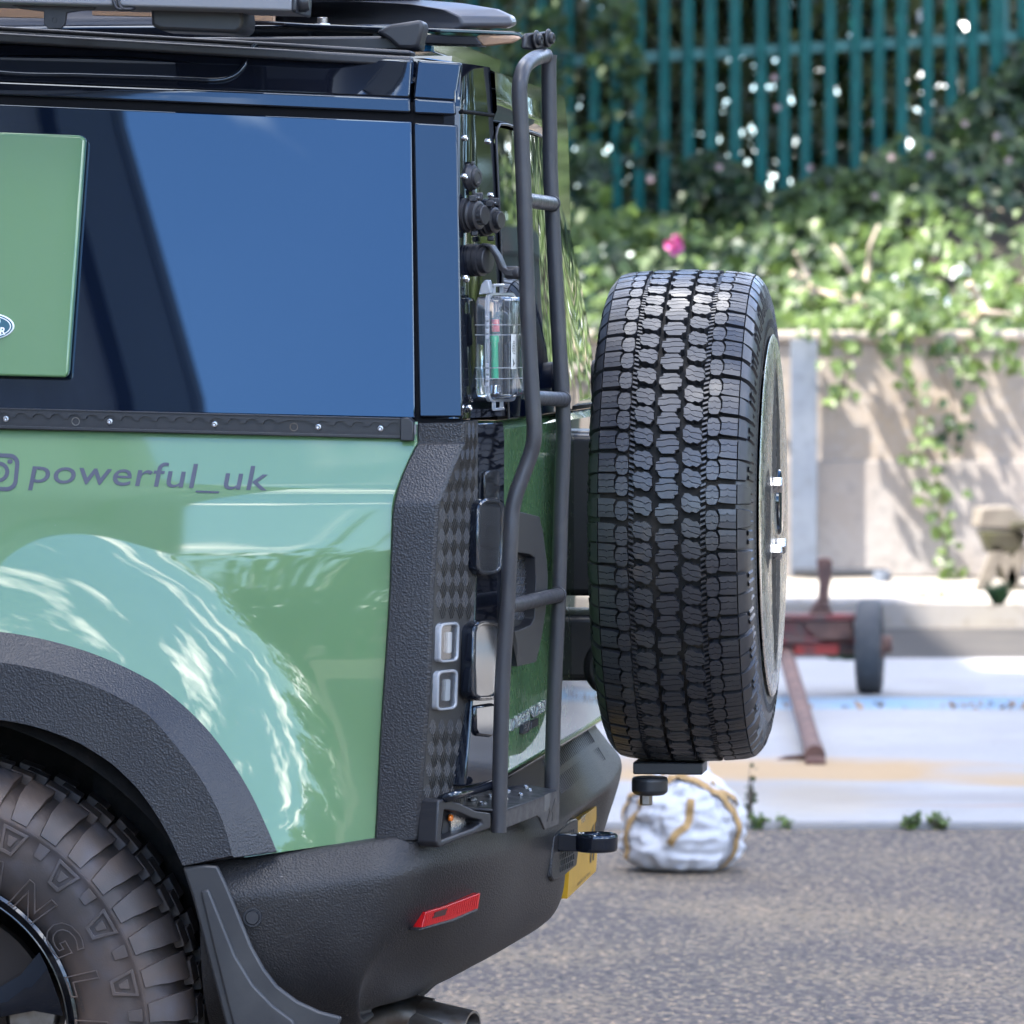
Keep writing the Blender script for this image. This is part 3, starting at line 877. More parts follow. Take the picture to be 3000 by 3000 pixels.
# ---------------------------------------------------------------- cargo rail under the side window
def y_rail(x, z): return 0.027
rt, rb = (lambda x: 1195 + 0.0255 * x), (lambda x: 1258 + 0.0235 * x)
outl = [(-900, rb(-900)), (1176, rb(1176)), (1176, rt(1176) + 10)]
base = [S(x, y, 0.0275) for x, y in [(-900, rb(-900)), (1180, rb(1180)), (1180, rt(1180)), (-900, rt(-900))]]
rail = obj('window_rail', MB().prism(base, (0, 0.016, 0)), MATS['smooth_plastic'], car, 30, bevel=0.001)
up = []
x = 1150.0
up.append((1176, rt(1176)))
top_edge = []
k = 0
lip = []
x = -900
while x < 1160:
    # one scallop every 52 px: the lip hangs in round bites
    if not (800 < x < 870):
        for a in range(0, 181, 30):
            lip.append((x + 26 - 19 * math.cos(R(a)), rt(x) + 27 - 13 * math.sin(R(a))))
    else:
        lip.append((x + 26, rt(x) + 15))
    x += 52
mb = MB()
poly = [(p[0], p[1]) for p in lip]
vs = []
for p in poly: vs.append(S(p[0], p[1], 0.0235))
tops = [S(p[0], rt(p[0]), 0.0235) for p in poly]
nn = len(poly)
mb.add(tops + vs + [q + Vector((0, .006, 0)) for q in vs] + [q + Vector((0, .006, 0)) for q in tops],
       [(i, i + 1, nn + i + 1, nn + i) for i in range(nn - 1)] + [(nn + i, nn + i + 1, 2 * nn + i + 1, 2 * nn + i) for i in range(nn - 1)] + [(3 * nn + i, 3 * nn + i + 1, i + 1, i) for i in range(nn - 1)])
obj('scalloped_lip', mb, MATS['smooth_plastic'], rail, 30)
mb = MB()
for y0, y1 in ((0, 5), (52, 60)):
    mb.prism([S(-900, rt(-900) + y0, .022), S(1176, rt(1176) + y0, .022), S(1176, rt(1176) + y1, .022), S(-900, rt(-900) + y1, .022)], (0, .008, 0))
obj('rail_lip', mb, MATS['smooth_plastic'], rail, 30, bevel=0.0006)
mb = MB()
x = -900
while x < 1150:
    mb.add([S(a, b, .0268) for a, b in ring_pts(x + 26, rt(x + 26) + 44, 18, 12, 20)[0:11]], [tuple(range(11))])
    mb.box(S(x, rt(x) + 43, .0269), (0.012, .0004, .0006))
    x += 52
obj('rail_recess', mb, MATS['satin_black'], rail, 0)['kind'] = 'stuff'
def screw(px, py, y, r, parent, n_=Vector((0, -1, 0)), p=None, m=None, name='screw'):
    p = p or S(px, py, y)
    mb = MB().lathe([(r * .42, 0.0012), (r * .55, 0.0028), (r * .85, 0.0026), (r, 0.001), (r, -0.003)], p, n_, n=18, caps=False)
    mb.lathe([(r * .42, 0.0012), (0.0001, 0.0008)], p, n_, n=6, caps=False)
    return obj(name, mb, m or MATS['steel'], parent, 40)
for x in (18, 322, 629, 933, 1115, -290, -595):
    screw(x, rt(x) + 32, 0.0262, 0.0048, rail)
for x in (222, 861):
    mb = MB().lathe([(0.0062, 0.001), (0.0052, 0.001), (0.0045, -0.008), (0.0001, -0.008)], S(x, rt(x) + 34, 0.0265), (0, -1, 0), n=20, caps=False)
    obj('screw_hole', mb, MATS['exhaust_steel'], rail, 30)
cap = [(1172, 1224), (1196, 1223), (1210, 1236), (1211, 1292), (1172, 1291)]
obj('rail_end_cap', MB().prism([S(x, y, 0.016) for x, y in cap], (0, 0.03, 0)), MATS['smooth_plastic'], rail, 30, bevel=0.0015)
obj('rail_shim', MB().prism([S(x, y, 0.03) for x, y in [(1212, 1244), (1219, 1243), (1219, 1272), (1212, 1275)]], (0, 0.01, 0)), MATS['alu_grey'], rail, 30)

# ---------------------------------------------------------------- side window, pillar, roof side
win = patch('side_window', [(-900, 268), (-900, 1180)], [(1206, 356), (1216, 1226)], y_up, MATS['dark_glass'], car, nu=30, nv=20, thick=0.012, bevel=0.0022)
pil = patch('pillar_panel', [(1211, 359), (1228, 1222)], [(1340, 366), (1355, 1222)], y_up, MATS['gloss_black'], car, nu=8, nv=12, thick=0.02, bevel=0.0025)
def y_rec(x, z): return y_up(x, z) + 0.010
patch('pillar_gap', [(1195, 300), (1205, 1228)], [(1235, 300), (1245, 1228)], y_rec, MATS['rubber_seal'], car, nu=2, nv=8, thick=0.03, bevel=0)
patch('window_top_seal', [(-900, 228), (-900, 285)], [(1345, 328), (1345, 372)], y_rec, MATS['rubber_seal'], car, nu=20, nv=2, thick=0.02, bevel=0)
patch('window_bottom_seal', [(-900, 1150), (-900, 1215)], [(1350, 1215), (1356, 1248)], y_rec, MATS['rubber_seal'], car, nu=20, nv=2, thick=0.02, bevel=0)
patch('roof_band', [(-900, 203), (-900, 240)], [(1201, 287), (1203, 331)], y_up, MATS['gloss_black'], car, nu=24, nv=4, thick=0.02, bevel=0.003)
patch('roof_band', [(1210, 288), (1212, 333)], [(1334, 296), (1336, 338)], y_up, MATS['gloss_black'], car, nu=8, nv=4, thick=0.02, bevel=0.003)
def y_rside(x, z):
    # the roof side leans in; near its rear end it stands more upright
    k = smooth((x + 0.30) / 0.12)
    return y_up(x, 1.775) + 0.002 + (z - 1.775) * lerp(0.52, 0.19, k)
rs = patch('roof_side', [(-900, 90), (-900, 203)], [(1207, 176), (1200, 287)], y_rside, MATS['gloss_black'], car, nu=50, nv=8, thick=0.02, bevel=0.003)
patch('roof_side', [(1222, 176), (1210, 288)], [(1352, 184), (1334, 296)], y_rside, MATS['gloss_black'], car, nu=8, nv=8, thick=0.02, bevel=0.003)
# curved moulding on the roof side
path = [(-900, 170), (0, 214), (250, 222), (450, 228), (560, 233), (640, 235), (685, 222), (712, 195), (728, 160), (742, 136), (756, 128)]
pp = []
for i in range(len(path) - 1):
    n = 14 if i < 4 else 5
    for k in range(n):
        t = k / n; P0 = path[max(i - 1, 0)]; P1 = path[i]; P2 = path[i + 1]; P3 = path[min(i + 2, len(path) - 1)]
        f = lambda a, b, c, d: 0.5 * (2 * b + (c - a) * t + (2 * a - 5 * b + 4 * c - d) * t * t + (3 * b - a - 3 * c + d) * t ** 3)
        xx = lerp(P1[0], P2[0], t) if i < 3 else f(P0[0], P1[0], P2[0], P3[0]); yy = f(P0[1], P1[1], P2[1], P3[1])
        pp.append(SF(xx, yy, y_rside, -0.001))
obj('moulding', MB().tube(pp, 0.0042, 8), MATS['gloss_black'], rs, 60)
# gutter rails and roof
def y_gut(x, z): return 0.165
for (ya, yb, y0, th, hh) in ((68, 132, 0.172, 0.05, 0), (88, 150, 0.150, 0.03, 16)):
    q = [S(-900, ya - 45, y0), S(1205, yb + 16, y0), S(1205, yb + 30 + hh, y0), S(-900, ya - 31 + hh, y0)]
    obj('roof_gutter', MB().prism(q, (0, th, 0)), MATS['satin_black'], car, 30, bevel=0.004, seg=3)
mb = MB()
rp = [(0.16, 1.835), (0.24, 1.862), (0.6, 1.872), (0.97, 1.876), (1.34, 1.872), (1.70, 1.862), (1.78, 1.835)]
mb.grid([[Vector((x, y, z + dz)) for y, z in rp] for x, dz in ((-1.45, 0.03), (-0.6, 0.012), (-0.16, -0.03))])
obj('roof', mb, MATS['gloss_black'], car, 40)

# green panel on the side window with an oval badge
def y_pan(x, z): return y_up(x, z) - 0.022
pan = obj('window_panel', MB().prism([SF(x, y, y_pan) for x, y in [(-560, 366), (236, 396), (249, 408), (199, 1094), (190, 1106), (-560, 1088)]], (0, 0.018, 0)), MATS['green_paint'], car, 30, bevel=0.004, seg=3)
bo = [SF(x, y, y_pan, -0.0035) for x, y in ring_pts(-38, 956, 79, 40, 40)]
badge = obj('oval_badge', MB().prism(bo, (0, 0.004, 0)), MATS['badge_white'], pan, 40, bevel=0.001)
bo = [SF(x, y, y_pan, -0.0042) for x, y in ring_pts(-38, 956, 75, 36.5, 40)]
obj('badge_field', MB().prism(bo, (0, 0.001, 0)), MATS['badge_green'], badge, 40)
mb = MB()
o_ = [SF(x, y, y_pan, -0.0047) for x, y in ring_pts(-38, 956, 70, 33, 40)]; i_ = [SF(x, y, y_pan, -0.0047) for x, y in ring_pts(-38, 956, 67.5, 30.5, 40)]
mb.frame_prism(o_, i_, (0, 0.0005, 0))
obj('badge_ring', mb, MATS['badge_white'], badge, 40)
def bd(x0, w, y0, h): return lambda u, v: SF(x0 + w * u + v * 4, y0 - v * h + u * 2, y_pan, -0.0049)
mb = text_mb('LAND', bd(-88, 88, 950, 30), spacing=1.05, offset=0.02)
t2 = text_mb('ROVER', bd(-76, 92, 978, 30), spacing=1.0, offset=0.02)
mb.add(t2.v, t2.f)
obj('badge_lettering', mb, MATS['badge_white'], badge, 0)

# ---------------------------------------------------------------- rear of the upper body
PX0, PY0, PPH = -0.0845, 0.085, R(10)          # pillar plane
def edge_y(z): return 0.058 + 0.155 * (min(z, 1.795) - 1.30) + (0.19 * (z - 1.775) if z > 1.795 else 0)
def pil_x(y, z):
    x = PX0 + (y - edge_y(z)) * math.tan(PPH) - 0.008 * (z - 1.30) / 0.45
    return x
zs = [1.305, 1.36, 1.42, 1.50, 1.58, 1.66, 1.72, 1.758, 1.766, 1.79, 1.82, 1.835]
rows = []
for z in zs:
    e = edge_y(z)
    rows.append([Vector((-0.12, e - 0.001 + 0.01, z))] + [Vector((pil_x(e, z) - dx, e + dy, z)) for dx, dy in ((0.010, 0.002), (0.003, 0.005), (0.0, 0.011))] + [Vector((pil_x(y, z), y, z)) for y in (e + 0.05, 0.20, 0.25, 0.285)])
top = rows[-1]
mb = MB().grid(rows)
mb.add(top + [p + Vector((-0.05, 0.01, 0.008)) for p in top], [(k, k + 1, len(top) + k + 1, len(top) + k) for k in range(len(top) - 1)])
rpil = obj('rear_pillar', mb, MATS['gloss_black'], car, 40)
# tailgate upper: glass, leaning in towards the top, rounding away at the far corner
def tail_x(y, z):
    t = (y - 0.285)
    b = pil_x(0.285, z) + 0.002
    bow = 0.012 * math.sin(min(1, t / 1.5) * PI)
    far = smooth((y - 0.75) / 1.1)
    lean = max(0, z - 1.30) / 0.5
    return b + bow - far * (0.028 + 0.075 * lean ** 1.6)
yg = [0.290, 0.34, 0.42, 0.52, 0.65, 0.8, 1.0, 1.2, 1.4, 1.55, 1.68, 1.77, 1.82, 1.85]
zs2 = [1.302, 1.34, 1.40, 1.46, 1.52, 1.58, 1.64, 1.70, 1.745]
def far_in(y, z): return min(y, 1.85 - 0.155 * (z - 1.30))
rows = [[Vector((tail_x(y, z) - (0.05 if y > 1.84 else 0.018 if y > 1.81 else 0), far_in(y, z), z)) for y in yg] for z in zs2]
mb = MB().grid(rows)
rwin = obj('rear_window', mb, MATS['dark_glass'], car, 60)
zs3 = [1.752, 1.77, 1.79, 1.81, 1.828, 1.836]
rows = []
for i, z in enumerate(zs3):
    rows.append([Vector((tail_x(y, z) + (0.004 if 0 < i < 5 else -0.004) - (0.05 if y > 1.84 else 0.018 if y > 1.81 else 0) - (0.0 if i < 5 else 0.01), far_in(y, z), z - 0.03 * smooth((y - 0.35) / 0.25) * (i / 5))) for y in yg])
rows.append([p + Vector((-0.08, 0, 0.012)) for p in rows[-1]])
spo = obj('roof_spoiler', MB().grid(rows), MATS['gloss_black'], car, 40)
# seams of the tailgate
sp = [Vector((tail_x(0.288, z) + 0.001, 0.287, z)) for z in [1.30 + 0.43 * k / 12 for k in range(13)]]
sp += [Vector((tail_x(y, z) + 0.0015, y, z)) for y, z in ((0.30, 1.742), (0.33, 1.750), (0.40, 1.752))] + [Vector((tail_x(y, 1.75) + 0.002, y, 1.7505 - 0.006 * smooth((y - .4) / .8))) for y in (0.5, 0.7, 0.9, 1.2, 1.5, 1.65)]
obj('tailgate_seal', MB().tube(sp, 0.0022, 8), MATS['satin_black'], rwin, 60)
sp = [Vector((pil_x(y, 1.760) + 0.0005, y, 1.762)) for y in (0.13, 0.16, 0.2, 0.25, 0.285)]
obj('pillar_seam', MB().tube(sp, 0.003, 8), MATS['rubber_seal'], rpil, 60)
# far edge trim of the rear glass with its bright rubber
sp = [Vector((tail_x(1.80, z) - 0.008, far_in(1.815, z), z)) for z in [1.31 + 0.42 * k / 14 for k in range(15)]]
obj('glass_trim', MB().tube(sp, 0.004, 8), MATS['rubber_seal'], rwin, 60)
# bolts on the pillar
def PL(px, py, off=0.0): return SA(px, py, PX0 - 0.008 * ((H - (py - 932) / 2000) - 1.30) / 0.45, edge_y(H - (py - 932) / 2000), PPH, off)
PN = Vector((math.cos(PPH), -math.sin(PPH), 0))
for (x, y, r) in ((1364, 404, .0045), (1432, 414, .0045), (1363, 517, .0045), (1440, 572, .0045), (1368, 816, .0062), (1376, 1194, .0045)):
    screw(0, 0, 0, r, rpil, PN, PL(x, y, 0.001), MATS['chrome'], 'rivet')

# power sockets on the pillar
AX = Vector((math.cos(R(21)), -math.sin(R(21)), 0))
def socket(px, py, prof, name, n=28):
    p = PL(px, py, 0.0)
    return obj(name, MB().lathe(prof, p, AX, n=n), MATS['satin_black'], rpil, 30), p
s0, p0 = socket(1377, 520, [(0.021, -0.01), (0.021, 0.003), (0.0185, 0.006), (0.0165, 0.010), (0.0135, 0.0105), (0.0125, 0.014), (0.008, 0.0145), (0.007, 0.0135), (0.0005, 0.0135)], 'round_socket')
obj('socket_tab', MB().box(p0 + Vector((0.006, -0.003, -0.022)), (0.005, 0.008, 0.008)).box(p0 + Vector((0.004, 0.002, 0.021)), (0.004, 0.018, 0.006)), MATS['satin_black'], s0, 30, bevel=0.0012)
cap_prof = [(0.026, -0.012), (0.026, 0.006), (0.0215, 0.007), (0.0235, 0.009), (0.0235, 0.011), (0.0205, 0.013), (0.0205, 0.021), (0.0215, 0.022), (0.0175, 0.024), (0.0145, 0.024), (0.0145, 0.031), (0.0135, 0.0325), (0.0005, 0.0325)]
for (x, y, k) in ((1366, 631, 1.0), (1414, 646, 0.92)):
    sk, p = socket(x, y, [(r * k, h) for r, h in cap_prof], 'capped_socket')
    mb = MB().box(p + AX * 0.012 + Vector((0, 0, 0.025)), (0.013, 0.016, 0.010)).box(p + AX * 0.018 + Vector((0, 0.008, 0.028)), (0.016, 0.007, 0.012)).box(p + AX * 0.014 + Vector((0, 0, -0.027)), (0.010, 0.010, 0.008))
    obj('socket_hinge', mb, MATS['satin_black'], sk, 30, bevel=0.0018)
    mb = MB()
    for a in range(12):
        t = a * PI / 6
        u = Vector((0, 0, 1)); w = AX.cross(u)
        mb.box(p + AX * 0.027 * k + (u * math.sin(t) + w * math.cos(t)) * 0.0146 * k, (0.007, 0.0012, 0.0012))
    obj('grip_rib', mb, MATS['satin_black'], sk, 0)['kind'] = 'stuff'
    screw(0, 0, 0, .0016, sk, AX, p + AX * 0.0195 + Vector((0, 0, 0.026)), MATS['steel'])
sk, p = socket(1383, 762, [(0.0245, -0.012), (0.0245, 0.009), (0.022, 0.0095), (0.022, 0.012), (0.0242, 0.0125), (0.0242, 0.018), (0.020, 0.0185), (0.020, 0.027), (0.0185, 0.028), (0.0005, 0.028)], 'lidded_socket')
arm = [p + AX * 0.020 + Vector((0, 0, 0.0235)), p + AX * 0.034 + Vector((0, 0, 0.020)), p + AX * 0.044 + Vector((0, 0.006, 0.004)), p + AX * 0.050 + Vector((0, 0.012, -0.012)), p + AX * 0.060 + Vector((0, 0.018, -0.019)), p + AX * 0.070 + Vector((0, 0.022, -0.019))]
mb = MB()
rows = []
for i, q in enumerate(arm):
    t = (arm[min(i + 1, 5)] - arm[max(i - 1, 0)]).normalized(); sd = Vector((0.2, 1, 0)).normalized(); nn_ = t.cross(sd).normalized()
    wv = lerp(0.012, 0.009, i / 5); hv = lerp(0.002, 0.006, i / 5)
    rows.append([q + sd * wv + nn_ * hv, q - sd * wv + nn_ * hv, q - sd * wv - nn_ * hv, q + sd * wv - nn_ * hv])
mb.grid(rows, close=True)
mb.f.append((0, 1, 2, 3))
mb.lathe([(0.0022, 0.011), (0.0085, 0.011), (0.010, 0.006), (0.010, -0.012)], arm[-1] - AX * 0.002, AX, n=20)
obj('socket_lid', mb, MATS['satin_black'], sk, 35, bevel=0.0015)

# ---------------------------------------------------------------- lower rear: lamp strip, tail lights, tailgate
LPH = R(12)
def LS(px, py, off=0.0): return SA(px, py, -0.070, 0.135, LPH, off), Vector((math.cos(LPH), -math.sin(LPH), 0))
q = [LS(x, y)[0] for x, y in [(1396, 1240), (1476, 1236), (1479, 1290), (1478, 1560), (1470, 2000), (1464, 2250), (1440, 2292), (1364, 2304), (1372, 2204), (1386, 2036), (1392, 1868), (1399, 1600), (1401, 1402)]]
strip = obj('lamp_panel', MB().prism(q, (-0.05, 0.005, 0)), MATS['gloss_black'], car, 30, bevel=0.003)
q = [LS(x, y, 0.004)[0] for x, y in rrect(1421, 1380, 1467, 1480, 14, 5, -0.1)]
obj('upper_lamp_recess', MB().prism(q, -LS(0, 0)[1] * 0.004), MATS['smoked_lens'], strip, 40, bevel=0.002)
for (x0, y0, x1, y1) in ((1404, 1464, 1480, 1686), (1390, 1822, 1472, 2052)):
    tl = lamp('tail_light', strip, LS, x0, y0, x1, y1, 30, -0.06, 0.013, 12, MATS['lamp_lens'], MATS['lamp_lens'], lean=-0.02, bowl=MATS['chrome'])
    rim_o = [LS(x, y, 0.012)[0] for x, y in rrect(x0 - 2, y0 - 3, x1 + 2, y1 + 3, 31, 5, -0.06, -0.02)]
    rim_i = [LS(x, y, 0.012)[0] for x, y in rrect(x0 + 4, y0 + 6, x1 - 4, y1 - 6, 26, 5, -0.06, -0.02)]
    obj('light_surround', MB().frame_prism(rim_o, rim_i, -LS(0, 0)[1] * 0.02), MATS['gloss_black'], tl, 40, bevel=0.002)
q = [LS(x, y, 0.006)[0] for x, y in [(1394, 2068), (1450, 2060), (1456, 2150), (1440, 2160), (1404, 2156), (1396, 2140)]]
obj('lamp_foot', MB().prism(q, -LS(0, 0)[1] * 0.01), MATS['gloss_black'], strip, 30, bevel=0.004)
# tailgate
def tg_x(y): return -0.047 + 0.020 * (y - 0.265) - 0.05 * max(0, y - 1.2) ** 2
yt = [0.262, 0.266, 0.29, 0.33, 0.38, 0.44, 0.52, 0.62, 0.75, 0.9, 1.05, 1.2, 1.4, 1.6, 1.75, 1.82]
zt = [0.757, 0.7595, 0.763, 0.80, 0.86, 0.92, 1.0, 1.1, 1.2, 1.285, 1.298]
rows = []
for i, z in enumerate(zt):
    rows.append([Vector((tg_x(y) - (0.006 if y < 0.263 else 0) - (0.012 if i == len(zt) - 1 else 0.004 if i == 0 else 0) - (0.03 if y > 1.8 else 0), y, z)) for y in yt])
rows.insert(0, [p + Vector((-0.03, 0, 0.0)) for p in rows[0]])
mb = MB().grid(rows)
mb.grid([[p + Vector((-0.04, 0, 0)) for p in [r[0] for r in rows]], [r[0] for r in rows]])
gate = obj('tailgate', mb, MATS['green_paint'], car, 40)
obj('waist_strip', MB().prism([Vector((tg_x(y) - 0.008, y, 1.299)) for y in yt] + [Vector((tg_x(y) - 0.05, y, 1.299)) for y in reversed(yt)], (0, 0, 0.007)), MATS['rubber_seal'], gate, 30)
# tailgate handle
HPH = R(16)
def HP(px, py, off=0.0): return SA(px, py, tg_x(0.30), 0.30, HPH, off)
HN = Vector((math.cos(HPH), -math.sin(HPH), 0))
ho = [(1490, 1495), (1528, 1500), (1581, 1513), (1592, 1560), (1602, 1640), (1606, 1690), (1604, 1740), (1598, 1800), (1587, 1870), (1571, 1940), (1515, 1953), (1516, 1885), (1490, 1880)]
hi = [(1492, 1620), (1520, 1619), (1552, 1624), (1568, 1634), (1571, 1690), (1570, 1760), (1566, 1810), (1556, 1830), (1522, 1845), (1500, 1850), (1494, 1845), (1492, 1800), (1492, 1700)]
hnd = obj('tailgate_handle', MB().frame_prism([HP(x, y, 0.024) for x, y in ho], [HP(x, y, 0.024) for x, y in hi], -HN * 0.03), MATS['satin_black'], gate, 30, bevel=0.005, seg=3)
hp = obj('handle_plate', MB().prism([HP(x, y, 0.006) for x, y in hi], -HN * 0.01), MATS['tread_plastic'], gate, 30)
mb = MB()
for r_ in range(7):
    for c2 in range(4):
        bx = 1500 + c2 * 19 + (9 if r_ % 2 else 0); by = 1650 + r_ * 26
        for k in range(3):
            if bx < 1562 and by < 1815:
                A = HP(bx + k * 5, by + 10, 0.0062); B = HP(bx + k * 5 + 9, by - 12, 0.0062)
                u = Vector((0, 0.0028, 0))
                mb.prism([A, A + u, B + u, B], HN * 0.0015)
obj('handle_plate_bar', mb, MATS['steel'], gate, 0)['kind'] = 'stuff'
# raised lettering and small badges on the tailgate
def DL(u, v): 
    y = 0.335 + 0.40 * u
    return Vector((tg_x(y) + 0.0030, y, 0.822 + v * 0.026 + 0.004 * u))
obj('tailgate_lettering', text_mb('DEFENDER', DL, spacing=1.18, thick=(-0.003, 0, 0), offset=0.0), MATS['badge_silver'], gate, 0)
def TGP(px, py, off): 
    y = 0.55
    for _ in range(8): y = SX(px, py, tg_x(y) + off).y
    return SX(px, py, tg_x(y) + off)
q = [TGP(x, y, 0.006) for x, y in [(1534, 2122), (1552, 2111), (1554, 2140), (1549, 2146), (1533, 2153), (1531, 2148)]]
b1 = obj('dark_badge', MB().prism(q, (-0.006, 0, 0)), MATS['print_black'], gate, 30, bevel=0.001)
c0 = TGP(1534, 2146, 0.0068); c1 = TGP(1552, 2136, 0.0068)
obj('badge_print', text_mb('HSX', lambda u, v: lerp(c0, c1, u) + Vector((0, 0, v * 0.019))), MATS['badge_silver'], b1, 0)
q = [TGP(x, y, 0.006) for x, y in [(1558, 2114), (1578, 2103), (1577, 2127), (1557, 2136)]]
obj('dark_badge', MB().prism(q, (-0.006, 0, 0)), MATS['print_black'], gate, 30, bevel=0.001)
# bright lower strip of the tailgate
mb = MB()
rows = []
for z, dx in ((0.7555, -0.004), (0.7555, 0.004), (0.758, 0.005), (0.7615, 0.003), (0.7615, -0.004)):
    rows.append([Vector((tg_x(y) + dx, y, z)) for y in yt[2:-1]])
obj('chrome_strip', MB().grid(rows), MATS['chrome'], gate, 40)
# far tail light, just in view beyond the spare wheel
obj('amber_light', MB().box((-0.088, 1.885, 0.86), (0.03, 0.06, 0.24)), MATS['orange_lens'], car, 30, bevel=0.012, seg=3)

# ---------------------------------------------------------------- ladder
lad = empty('ladder', (0, 0.2, 0), 0, car)
lad.location = (0, 0, 0)
def smooth_path(pts, n=8):
    out = []
    for i in range(len(pts) - 1):
        P0 = pts[max(i - 1, 0)]; P1 = pts[i]; P2 = pts[i + 1]; P3 = pts[min(i + 2, len(pts) - 1)]
        for k in range(n):
            t = k / n
            out.append(0.5 * (2 * P1 + (P2 - P0) * t + (2 * P0 - 5 * P1 + 4 * P2 - P3) * t * t + (3 * P1 - P0 - 3 * P2 + P3) * t ** 3))
    out.append(pts[-1])
    return out
NY, FY = 0.150, 0.430
near = [(1600, 164, FY - 0.035), (1586, 165, FY - .06), (1560, 175, NY + .10), (1536, 198, NY + 0.03), (1525, 235, NY + .005), (1522, 275, NY), (1526, 360, NY), (1533, 518, NY), (1541, 750, NY), (1549, 983, NY), (1558, 1140, NY), (1565, 1240, NY), (1564, 1290, NY), (1553, 1335, NY), (1529, 1400, NY - .004), (1511, 1450, NY - .008), (1500, 1505, NY - .010), (1496, 1580, NY - .012), (1486, 1776, NY - .012), (1472, 2000, NY - .012), (1466, 2220, NY - .012), (1461, 2438, NY - .012)]
far = [(1610, 160, FY), (1608, 207, FY), (1611, 400, FY), (1613, 518, FY), (1626, 776, FY), (1637, 983, FY), (1646, 1140, FY), (1651, 1250, FY), (1651, 1290, FY), (1647, 1400, FY), (1643, 1500, FY), (1637, 1725, FY), (1625, 2000, FY), (1620, 2150, FY), (1616, 2330, FY)]
TR = 0.0118
def lrail(pts): return obj('ladder_rail', MB().tube(smooth_path([S(*p) for p in pts], 6), TR, 20), MATS['powder_black'], lad, 50)
lrail(near); lrail(far)
for (a, b) in (((1538, 586, NY), (1620, 597, FY)), ((1560, 1166, NY), (1652, 1170, FY)), ((1490, 1776, NY - .012), (1640, 1742, FY))):
    A, B = S(*a), S(*b)
    rg = obj('ladder_rung', MB().tube([A, B], TR * 0.96, 18), MATS['powder_black'], lad, 50)
    mb = MB()
    dv = (B - A).normalized(); u = Vector((0, 0, 1)); w = dv.cross(u)
    ring = [B - dv * 0.012 + (u * math.sin(2 * PI * k / 20) + w * math.cos(2 * PI * k / 20)) * (TR * 1.0 + 0.0003 * (k % 3)) for k in range(21)]
    obj('weld_bead', mb.tube(ring, 0.0016, 6), MATS['powder_black'], lad, 40)
# top end plate with two bolts and the flat arm running to the roof rack
LN = Vector((math.cos(R(12)), -math.sin(R(12)), 0))
q = [SA(x, y, 0.010, 0.40, R(24)) for x, y in [(1538, 142), (1542, 106), (1548, 98), (1606, 92), (1619, 102), (1618, 132), (1608, 140), (1560, 147)]]
tpl = obj('end_plate', MB().prism(q, -LN * 0.008), MATS['satin_black'], lad, 30, bevel=0.003)
for (x, y) in ((1569, 116), (1604, 112)):
    p = SA(x, y, 0.011, 0.40, R(24))
    mb = MB().lathe([(0.0145, 0.0), (0.0145, 0.003), (0.012, 0.004)], p, LN, n=28)
    bb = obj('washer', mb, MATS['satin_black'], lad, 30, bevel=0.0008)
    obj('bolt', MB().lathe([(0.009, 0.003), (0.009, 0.008), (0.007, 0.0105), (0.0035, 0.0105), (0.003, 0.008), (0.0005, 0.008)], p, LN, n=20), MATS['satin_black'], lad, 30)
bar = [(700, 68), (900, 80), (1100, 88), (1330, 96), (1500, 103), (1520, 106), (1534, 118), (1548, 138)]
rows = []
for x, y in bar:
    a = S(x, y, 0.34); b = S(x + 8, y - 2, 0.40)
    rows.append([a, b, b + Vector((0, 0, 0.0055)), a + Vector((0, 0, 0.0055))])
mb = MB().grid(rows, close=True); mb.f += [(0, 1, 2, 3), tuple(len(rows) * 4 - 4 + k for k in (3, 2, 1, 0))]
obj('roof_arm', mb, MATS['gloss_black'], lad, 30, bevel=0.0015)
for (x, y) in ((778, 66), (945, 74)):
    p = S(x, y, 0.37) 
    w_ = obj('arm_washer', MB().lathe([(0.013, -0.002), (0.013, 0.0015), (0.0125, 0.0025)], p, (0, 0, 1), n=26), MATS['steel'], lad, 30)
    obj('arm_bolt', MB().lathe([(0.0085, 0.002), (0.0085, 0.011), (0.0075, 0.012)], p, (0, 0, 1), n=20), MATS['exhaust_steel'], lad, 30)
# step with its bracket
SX0 = R(10)
def stp(px, py, off=0.0): return SA(px, py, 0.002, 0.30, SX0, off)
SN = Vector((math.cos(SX0), -math.sin(SX0), 0))
lipo = [(1478, 2372), (1560, 2345), (1634, 2314), (1640, 2330), (1638, 2416), (1597, 2431), (1583, 2397), (1574, 2390), (1478, 2428)]
step = obj('step', MB().prism([stp(x, y) for x, y in lipo], -SN * 0.004), MATS['powder_black'], lad, 30, bevel=0.0012)
zt_ = [stp(1478, 2372), stp(1560, 2345), stp(1634, 2314)]
back = [stp(1478, 2372) - SN * 0.115 + Vector((0, -.02, 0.006)), stp(1560, 2345) - SN * 0.105 + Vector((0, 0, 0.006)), stp(1634, 2314) - SN * 0.055 + Vector((0, 0, 0.008))]
obj('step_tread', MB().prism(zt_ + back[::-1], (0, 0, -0.004)), MATS['powder_black'], lad, 30, bevel=0.0012)
mb = MB()
for (u, v, r) in ((0.16, .45, .007), (0.28, .75, .007), (0.4, .35, .004), (0.46, .7, .004), (0.62, .35, .004), (0.68, .7, .004), (0.82, .45, .004), (0.9, .7, .004)):
    f0 = lerp(zt_[0], zt_[2], u); f1 = lerp(back[0], back[2], u); p = lerp(f0, f1, v) + Vector((0, 0, 0.0006))
    mb.lathe([(r, -0.001), (r * 1.05, 0.0015), (r * .6, 0.003), (r * .5, 0.002)], p, (0, 0, 1), n=16)
obj('grip_dimple', mb, MATS['steel'], lad, 40)['kind'] = 'stuff'
